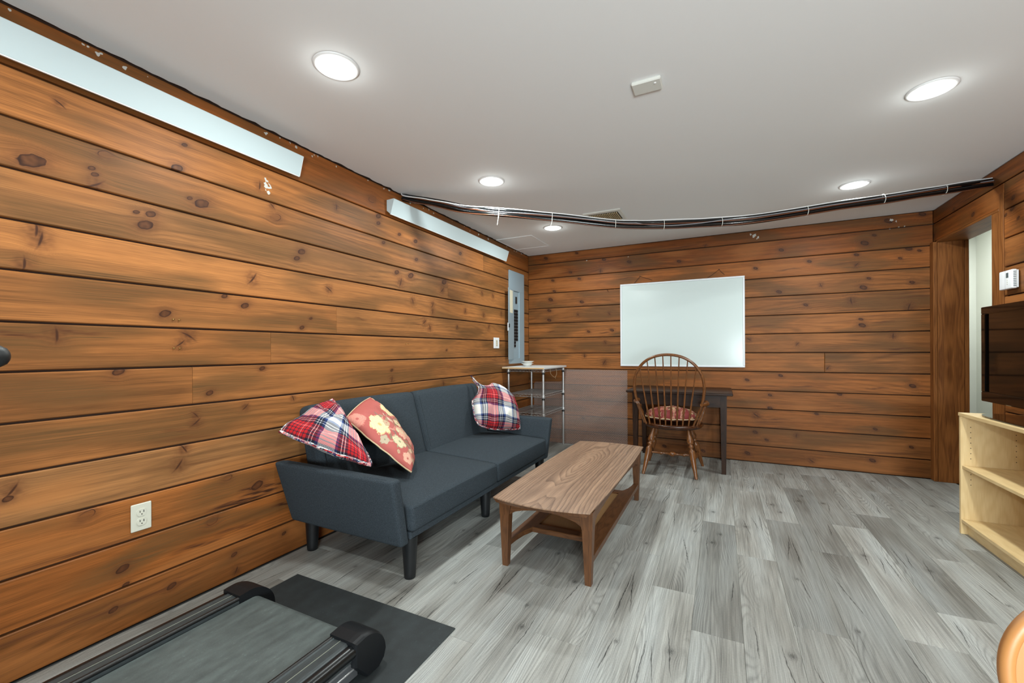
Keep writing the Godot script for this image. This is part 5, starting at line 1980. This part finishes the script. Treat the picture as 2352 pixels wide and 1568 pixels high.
func make_materials():
	var rng := RandomNumberGenerator.new()
	rng.seed = 12
	var flakes := [-1.46, 2.03, 0.022, -1.455, 2.065, 0.009, -1.47, 2.00, 0.010]
	for i in 46:
		var z := rng.randf_range(-4.8, -0.5)
		flakes.append_array([z, 2.330 - absf(rng.randfn(0.0, 0.010)), rng.randf_range(0.004, 0.011)])
	var streaks := [-1.33, 0.378, 0.17, 0.95, -1.42, 0.392, 0.14, 0.95, -1.50, 0.410, 0.12, 0.9, -1.27, 0.372, 0.14, 0.9, -1.36, 0.425, 0.07, 0.9, -1.12, 0.232, 0.12, 0.7, -1.30, 0.246, 0.12, 0.6, -1.55, 0.285, 0.08, 0.9, -0.72, 0.372, 0.2, 0.45, -0.85, 0.10, 0.35, 0.55, -0.60, 0.135, 0.25, 0.5, -0.70, 1.215, 0.09, 0.6, -0.55, 1.20, 0.12, 0.6]
	for i in 26:
		streaks.append_array([rng.randf_range(-4.7, -0.5), rng.randf_range(0.05, 2.1), rng.randf_range(0.06, 0.2), rng.randf_range(0.15, 0.4)])
	var cuts := {5: [-1.097], 6: [-1.478], 7: [-1.918], 9: [-3.144], 11: [-3.777]}
	# each board took the stain differently: lightness and redness by row
	var side_tones := [[0.84, 0.13], [0.84, 0.12], [0.89, 0.12], [0.94, -0.06], [1.0, 0.0], [0.90, 0.02], [0.98, 0.04], [1.0, 0.0], [1.0, 0.02], [0.96, -0.03], [1.0, 0.02], [0.94, 0.04], [0.80, 0.14], [0.8, 0.1]]
	var end_tones := [[0.84, 0.08], [0.86, 0.08], [0.88, 0.08], [0.92, 0.06], [0.90, 0.08], [0.92, 0.08], [0.94, 0.06], [0.94, 0.06], [0.92, 0.06], [0.92, 0.08], [0.90, 0.10], [0.84, 0.16], [0.74, 0.18], [0.8, 0.1]]
	mats.pine_a = mat(PINE, 0.5, 0.0, pine_wall(2048, 2048, -2.62, -0.37, SIDE_SEAMS, KNOTS_SIDE, cuts, 400, flakes, streaks, side_tones))
	mats.pine_b = mat(PINE, 0.5, 0.0, pine_wall(1024, 1024, BACK, -2.62, SIDE_SEAMS, KNOTS_SIDE, cuts, 400, flakes, streaks, side_tones))
	var flakes2 := [0.30, 2.285, 0.02, 0.33, 2.262, 0.012, 0.27, 2.30, 0.012, 1.37, 2.292, 0.014, 1.40, 2.275, 0.008, 1.36, 2.215, 0.008, 1.42, 2.223, 0.006, 1.46, 2.226, 0.006, -1.44, 2.21, 0.006, -0.95, 2.2, 0.005]
	var streaks2 := []
	for i in 60:
		streaks2.append_array([rng.randf_range(-2.1, 1.6), rng.randf_range(0.03, 2.3), rng.randf_range(0.06, 0.25), rng.randf_range(0.2, 0.6)])
	mats.pine_c = mat(PINE_END, 0.5, 0.0, pine_wall(1536, 1024, LEFT, RIGHT, END_SEAMS, KNOTS_END, {5: [0.876]}, 500, flakes2, streaks2, end_tones))
	for q in [mats.pine_a, mats.pine_b, mats.pine_c]:
		q.metallic_specular = 0.3
	var sheet := plank_sheet(1280, 8, 200)
	mats.planks = []
	for c in [Color(0.875, 0.875, 0.87), Color(0.835, 0.835, 0.83), Color(0.80, 0.80, 0.795), Color(0.725, 0.725, 0.72)]:
		mats.planks.append(mat(c, 0.46, 0.0, sheet))
	mats.underlay = mat(Color(0.20, 0.20, 0.20), 0.9)
	mats.groove = mat(Color(0.20, 0.115, 0.065), 0.8)
	var pine_grain := grain(512, 256, Color(0.60, 0.40, 0.22), Color(0.42, 0.26, 0.135), 26.0, 600)
	mats.trim_pine = mat(Color(0.90, 0.85, 0.80), 0.45, 0.0, pine_grain, Vector3(0.5, 2.6, 1))
	mats.trim_pine.metallic_specular = 0.3
	mats.ceiling = mat(Color(0.90, 0.90, 0.90), 0.92)
	mats.hall = mat(Color(0.86, 0.86, 0.83), 0.85)
	mats.white_metal = mat(Color(0.92, 0.92, 0.92), 0.45)
	mats.valance = mat(Color(0.76, 0.82, 0.835), 0.42)
	mats.glow = mat(Color(1, 1, 1), 0.5)
	mats.glow.emission_enabled = true
	mats.glow.emission = Color(0.97, 0.99, 1.0)
	mats.glow.emission_energy_multiplier = 6.0
	mats.ivory = mat(Color(0.77, 0.77, 0.715), 0.35)
	mats.cream_plastic = mat(Color(0.84, 0.84, 0.815), 0.5)
	mats.white_plastic = mat(Color(0.88, 0.89, 0.90), 0.38)
	mats.stripe = mat(Color(0.50, 0.51, 0.46), 0.5)
	mats.beige = mat(Color(0.68, 0.60, 0.46), 0.5)
	mats.brown_gap = mat(Color(0.16, 0.12, 0.08), 0.8)
	mats.black = mat(Color(0.02, 0.02, 0.02), 0.6)
	mats.black_plastic = mat(Color(0.035, 0.037, 0.04), 0.45)
	mats.brass = mat(Color(0.72, 0.60, 0.36), 0.3, 1.0)
	mats.panel_grey = mat(Color(0.55, 0.62, 0.66), 0.45)
	mats.paper = mat(Color(0.84, 0.82, 0.73), 0.8)
	mats.black_cable = mat(Color(0.035, 0.04, 0.045), 0.16)
	mats.copper = mat(Color(0.36, 0.20, 0.12), 0.32)
	mats.grey_cable = mat(Color(0.48, 0.48, 0.50), 0.4)
	mats.white_cable = mat(Color(0.80, 0.80, 0.80), 0.35)
	mats.zip = mat(Color(0.86, 0.86, 0.83), 0.4)
	mats.sofa = fabric(SOFA, 0.95, 0.55, 31, 2.2, 512)
	mats.sofa.metallic_specular = 0.25
	mats.black_leg = mat(Color(0.055, 0.065, 0.075), 0.42)
	var tt := tartan(384)
	mats.tartan = mat(Color(0.97, 0.97, 0.97), 0.9, 0.0, tt, Vector3.ONE)
	mats.tartan_edge = mat(Color(0.95, 0.95, 0.95), 0.9, 0.0, tt, Vector3(1.6, 1.6, 1))
	var cream := Color(0.90, 0.83, 0.68)
	var coral := Color(0.68, 0.34, 0.31)
	var pinkish := Color(0.85, 0.58, 0.51)
	var green := Color(0.52, 0.54, 0.40)
	var leaves := []
	for i in 70:
		leaves.append([rng.randf_range(0.3, 0.85), rng.randf_range(0.1, 0.95), rng.randf_range(0.0, TAU), rng.randf_range(0.06, 0.16), rng.randf_range(0.008, 0.022), [green, Color(0.62, 0.60, 0.46), Color(0.55, 0.45, 0.40), pinkish][i % 4]])
	var blooms := [[0.34, 0.22, 0.13, cream, 6, Color(0.86, 0.66, 0.42)], [0.10, 0.06, 0.085, pinkish, 5, coral], [0.28, 0.80, 0.125, cream, 6, Color(0.84, 0.62, 0.36)], [0.66, 0.24, 0.085, Color(0.88, 0.80, 0.66), 5, green], [0.62, 0.48, 0.09, pinkish, 7, cream], [0.78, 0.60, 0.075, Color(0.86, 0.62, 0.54), 6, coral], [0.40, 0.50, 0.05, Color(0.92, 0.80, 0.74), 4, pinkish], [0.30, 0.53, 0.035, Color(0.92, 0.80, 0.74), 4, pinkish], [0.52, 0.66, 0.06, Color(0.88, 0.76, 0.62), 5, green], [0.74, 0.84, 0.08, cream, 5, pinkish], [0.12, 0.94, 0.07, cream, 5, Color(0.8, 0.6, 0.4)], [0.86, 0.12, 0.07, Color(0.88, 0.72, 0.62), 5, coral], [0.50, 0.92, 0.06, cream, 5, coral], [0.50, 0.07, 0.05, Color(0.75, 0.66, 0.58), 5, green]]
	for b in blooms:
		b[2] *= 1.32
	for i in 16:
		blooms.append([rng.randf_range(0.3, 0.95), rng.randf_range(0.05, 0.95), rng.randf_range(0.03, 0.06), [cream, pinkish, Color(0.88, 0.70, 0.60), Color(0.74, 0.70, 0.56)][i % 4], 5, [green, coral][i % 2]])
	mats.floral = mat(Color(0.98, 0.98, 0.98), 0.75, 0.0, flowers(512, coral, blooms, leaves, 71))
	var red := Color(0.50, 0.16, 0.15)
	var leaves2 := []
	var blooms2 := []
	for i in 130:
		leaves2.append([rng.randf(), rng.randf(), rng.randf_range(0.0, TAU), rng.randf_range(0.08, 0.2), rng.randf_range(0.006, 0.018), [Color(0.62, 0.52, 0.38), Color(0.70, 0.42, 0.36), Color(0.38, 0.36, 0.24), Color(0.78, 0.66, 0.50)][i % 4]])
	for i in 70:
		blooms2.append([rng.randf(), rng.randf(), rng.randf_range(0.03, 0.07), [Color(0.74, 0.44, 0.36), Color(0.80, 0.70, 0.54), Color(0.78, 0.55, 0.46)][i % 3], 5 + i % 3, Color(0.50, 0.28, 0.20)])
	mats.paisley = mat(Color(0.92, 0.92, 0.92), 0.8, 0.0, flowers(384, red, blooms2, leaves2, 72))
	mats.cream_cloth = mat(Color(0.78, 0.70, 0.56), 0.8)
	mats.veneer = mat(Color(0.94, 0.935, 0.935), 0.42, 0.0, veneer(1024, 384))
	var walnut_tex := grain(512, 256, Color(0.42, 0.268, 0.155), Color(0.30, 0.182, 0.10), 30.0, 620, 0.4)
	mats.walnut = mat(Color(0.92, 0.92, 0.90), 0.36, 0.0, walnut_tex, Vector3(1.2, 4.0, 1))
	mats.cane = mat(Color(1, 1, 1), 0.7, 0.0, cane_weave(), Vector3(40, 40, 1))
	mats.dark_wood = mat(Color(0.95, 0.95, 0.95), 0.38, 0.0, grain(512, 256, Color(0.22, 0.14, 0.095), Color(0.13, 0.08, 0.055), 24.0, 660, 0.5), Vector3(1.0, 3.0, 1))
	mats.dark_wood.metallic_specular = 0.3
	mats.chair_wood = mat(Color(1, 1, 1), 0.28, 0.0, grain(512, 256, Color(0.50, 0.31, 0.155), Color(0.28, 0.16, 0.075), 18.0, 680, 0.4), Vector3(1.5, 4.0, 1))
	mats.chair_dark = mat(Color(0.62, 0.56, 0.55), 0.25, 0.0, mats.chair_wood.albedo_texture, Vector3(1.5, 3.0, 1))
	mats.whiteboard = mat(Color(0.79, 0.835, 0.83), 0.18)
	mats.whiteboard.metallic_specular = 0.35
	mats.white_frame = mat(Color(0.86, 0.88, 0.90), 0.4)
	mats.wire = mat(Color(0.20, 0.12, 0.08), 0.5, 0.3)
	mats.chrome = mat(Color(0.70, 0.70, 0.70), 0.3, 0.6)
	mats.raw_edge = mat(Color(0.82, 0.68, 0.50), 0.7)
	mats.laminate = mat(Color(0.86, 0.87, 0.87), 0.4)
	mats.porcelain = mat(Color(0.90, 0.90, 0.88), 0.25)
	mats.vinyl = vinyl_sheet()
	mats.maple = mat(Color(1, 1, 1), 0.45, 0.0, grain(512, 256, Color(0.86, 0.755, 0.565), Color(0.80, 0.68, 0.485), 16.0, 700, 0.35), Vector3(0.8, 2.0, 1))
	mats.pin_hole = mat(Color(0.10, 0.07, 0.04), 0.8)
	mats.gloss_black = mat(Color(0.012, 0.011, 0.011), 0.08)
	mats.screen = mat(Color(0.010, 0.009, 0.009), 0.06)
	mats.glass = mat(Color(0.9, 0.95, 0.95, 0.1), 0.03)
	mats.glass.transparency = BaseMaterial3D.TRANSPARENCY_ALPHA
	mats.lcd = mat(Color(0.32, 0.37, 0.38), 0.3)
	mats.rubber = mat(Color(1, 1, 1), 0.75, 0.0, scuffed(Color(0.125, 0.146, 0.152), 512, 41, 0.75), Vector3(1.0, 1.0, 1))
	mats.belt = mat(Color(1, 1, 1), 0.62, 0.0, scuffed(Color(0.285, 0.312, 0.308), 512, 42, 0.55), Vector3(0.9, 1.9, 1))
	mats.rail = mat(Color(1, 1, 1), 0.45, 0.0, scuffed(Color(0.20, 0.222, 0.228), 256, 43, 0.6), Vector3(1.2, 4.0, 1))
	mats.frame_grey = mat(Color(0.26, 0.27, 0.28), 0.4)
	mats.cap_black = mat(Color(0.07, 0.078, 0.088), 0.46)
	mats.cap_black.metallic_specular = 0.35
	mats.cap_gloss = mat(Color(0.045, 0.052, 0.058), 0.28)
	mats.grip = mat(Color(0.06, 0.075, 0.085), 0.5)
	mats.honey = mat(Color(0.62, 0.42, 0.23), 0.45)


func cane_weave() -> ImageTexture:
	var w := 64
	var data := PackedByteArray()
	data.resize(w * w * 3)
	var o := 0
	for j in w:
		for x in w:
			var a := absf(sin(x * TAU / 32.0))
			var b := absf(sin(j * TAU / 32.0))
			var over := (x / 16 + j / 16) % 2 == 0
			var k := (0.35 + 0.65 * (a if over else b))
			if a < 0.3 and b < 0.3:
				k = 0.12
			data[o] = int(178.0 * k)
			data[o + 1] = int(132.0 * k)
			data[o + 2] = int(82.0 * k)
			o += 3
	return image_from(w, w, data)


# dusty rubber: long rubbed bands, scuffs and specks
func scuffed(c: Color, w: int, seed_no: int, amount: float) -> ImageTexture:
	var data := PackedByteArray()
	data.resize(w * w * 3)
	var na := noise(seed_no)
	var nb := noise(seed_no + 7)
	var rng := RandomNumberGenerator.new()
	rng.seed = seed_no
	var o := 0
	for j in w:
		for x in w:
			var s := minf(float(x), float(w - x)) / w
			var y := minf(float(j), float(w - j)) / w
			var f := 0.16 * na.get_noise_2d(s * 5.0, y * 16.0) + 0.10 * nb.get_noise_2d(s * 26.0, y * 30.0) + 0.07 * rng.randf_range(-1.0, 1.0)
			var k := 1.0 + f * amount * 1.6
			var sc := nb.get_noise_2d(s * 60.0 + 40.0, y * 160.0)
			if sc > 0.55:
				k += (sc - 0.55) * 2.0 * amount
			data[o] = int(clampf(c.r * k * 255.0, 0.0, 255.0))
			data[o + 1] = int(clampf(c.g * k * 255.0, 0.0, 255.0))
			data[o + 2] = int(clampf(c.b * k * 255.0, 0.0, 255.0))
			o += 3
	return image_from(w, w, data)


func vinyl_sheet() -> StandardMaterial3D:
	var w := 64
	var im := Image.create(w, w, false, Image.FORMAT_RGBA8)
	im.fill(Color(0.70, 0.64, 0.62, 0.20))
	for j in w:
		for x in w:
			for c in [Vector2(16, 16), Vector2(48, 48)]:
				if Vector2(x, j).distance_to(c) < 4.6:
					im.set_pixel(x, j, Color(0.86, 0.80, 0.77, 0.36))
	var m := mat(Color.WHITE, 0.32, 0.0, ImageTexture.create_from_image(im), Vector3(38, 38, 1))
	m.transparency = BaseMaterial3D.TRANSPARENCY_ALPHA
	return m


func _ready():
	# camera
	var cam := Camera3D.new()
	cam.name = "camera"
	cam.projection = Camera3D.PROJECTION_FRUSTUM
	cam.near = 0.05
	cam.far = 60.0
	cam.size = 0.05 * 1568.0 / 970.56
	cam.frustum_offset = Vector2(0.0, 0.05 * (805.02 - 784.0) / 970.56)
	cam.position = Vector3(0, 1.1365, 0)
	cam.rotation = Vector3(0, 0.46049, -0.00477)
	add_child(cam)
	cam.current = true
	# environment: a closed room, no sky
	var env := Environment.new()
	env.background_mode = Environment.BG_COLOR
	env.background_color = Color(0, 0, 0)
	env.tonemap_mode = Environment.TONE_MAPPER_LINEAR
	env.tonemap_exposure = EXPOSURE
	env.sdfgi_enabled = true
	env.ssao_enabled = true
	env.ssil_enabled = true
	var we := WorldEnvironment.new()
	we.name = "environment"
	we.environment = env
	add_child(we)

	make_materials()
	# lamps
	recessed_light(-1.45, -1.27, "lit round recessed light above the near sofa arm, beside the valance over the outlet")
	recessed_light(-1.455, -2.62, "lit round recessed light over the middle of the sofa, before the cables")
	recessed_light(-1.475, -3.885, "lit round recessed light behind the cables, beside the access panel")
	recessed_light(0.876, -2.62, "lit round recessed light above the open grey floor, before the cables")
	recessed_light(0.875, -3.885, "lit round recessed light beside the cable bundle towards the hall opening")
	recessed_light(0.876, -1.27, "lit round recessed light over the floor in front of the television")
	recessed_light(-1.45, 0.08, "lit round recessed light above the treadmill deck")
	recessed_light(0.876, 0.08, "lit round recessed light above the honey-coloured wooden chair")
	recessed_light(2.15, -5.35, "lit round recessed light in the white hall ceiling", "recessed ceiling lights", 2.34, 0.85)

	daylight()
	build_setting()
	sofa()
	coffee_table()
	treadmill()
	desk()
	whiteboard()
	windsor_chair()
	wire_rack()
	bookcase()
	television()
	wooden_chair()
	valance(-1.63, 0.22, "white metal valance box high on the pine wall above the outlet")
	valance(-4.225, -2.374, "white metal valance box high on the pine wall between cables and breaker panel")
	breaker_panel()
	cable_bundle()
	pillow("plaid_pillow", "red and navy plaid pillow propped on the sofa arm behind floral pillow", [Vector3(-2.03, 0.730, -1.405), Vector3(-1.56, 0.562, -1.580), Vector3(-1.985, 0.872, -1.705), Vector3(-1.80, 0.69, -1.675)], 0.085, mats.tartan, 61, mats.tartan_edge, 1.5, 0.03, -0.03, [0.02, 0.04, 0.07, 0.14], 1.0, 0.0, Vector2(0.38, 0.45))
	pillow("floral_pillow", "coral pillow printed with cream flowers leaning against a plaid pillow", [Vector3(-1.905, 0.760, -1.708), Vector3(-1.575, 0.440, -1.895), Vector3(-2.045, 0.850, -2.04), Vector3(-1.835, 0.475, -2.205)], 0.085, mats.floral, 62, mats.cream_cloth, 1.0, 0.014, 0.0, [0.03, 0.04, 0.06, 0.14], 0.22)
	pillow("plaid_pillow", "red and navy plaid pillow slumped in the sofa corner beside the wire rack", [Vector3(-2.040, 0.900, -3.285), Vector3(-1.865, 0.490, -3.04), Vector3(-1.690, 0.765, -3.435), Vector3(-1.615, 0.430, -3.42)], 0.135, mats.tartan, 63, mats.tartan_edge, 1.5, 0.03, -0.02, [-0.02, 0.16, 0.20, 0.05], 0.22, 0.85, Vector2(0.1, 0.12))
	outlet()
	light_switch()
	wall_screws()
	thermostat()
	ceiling_fittings()
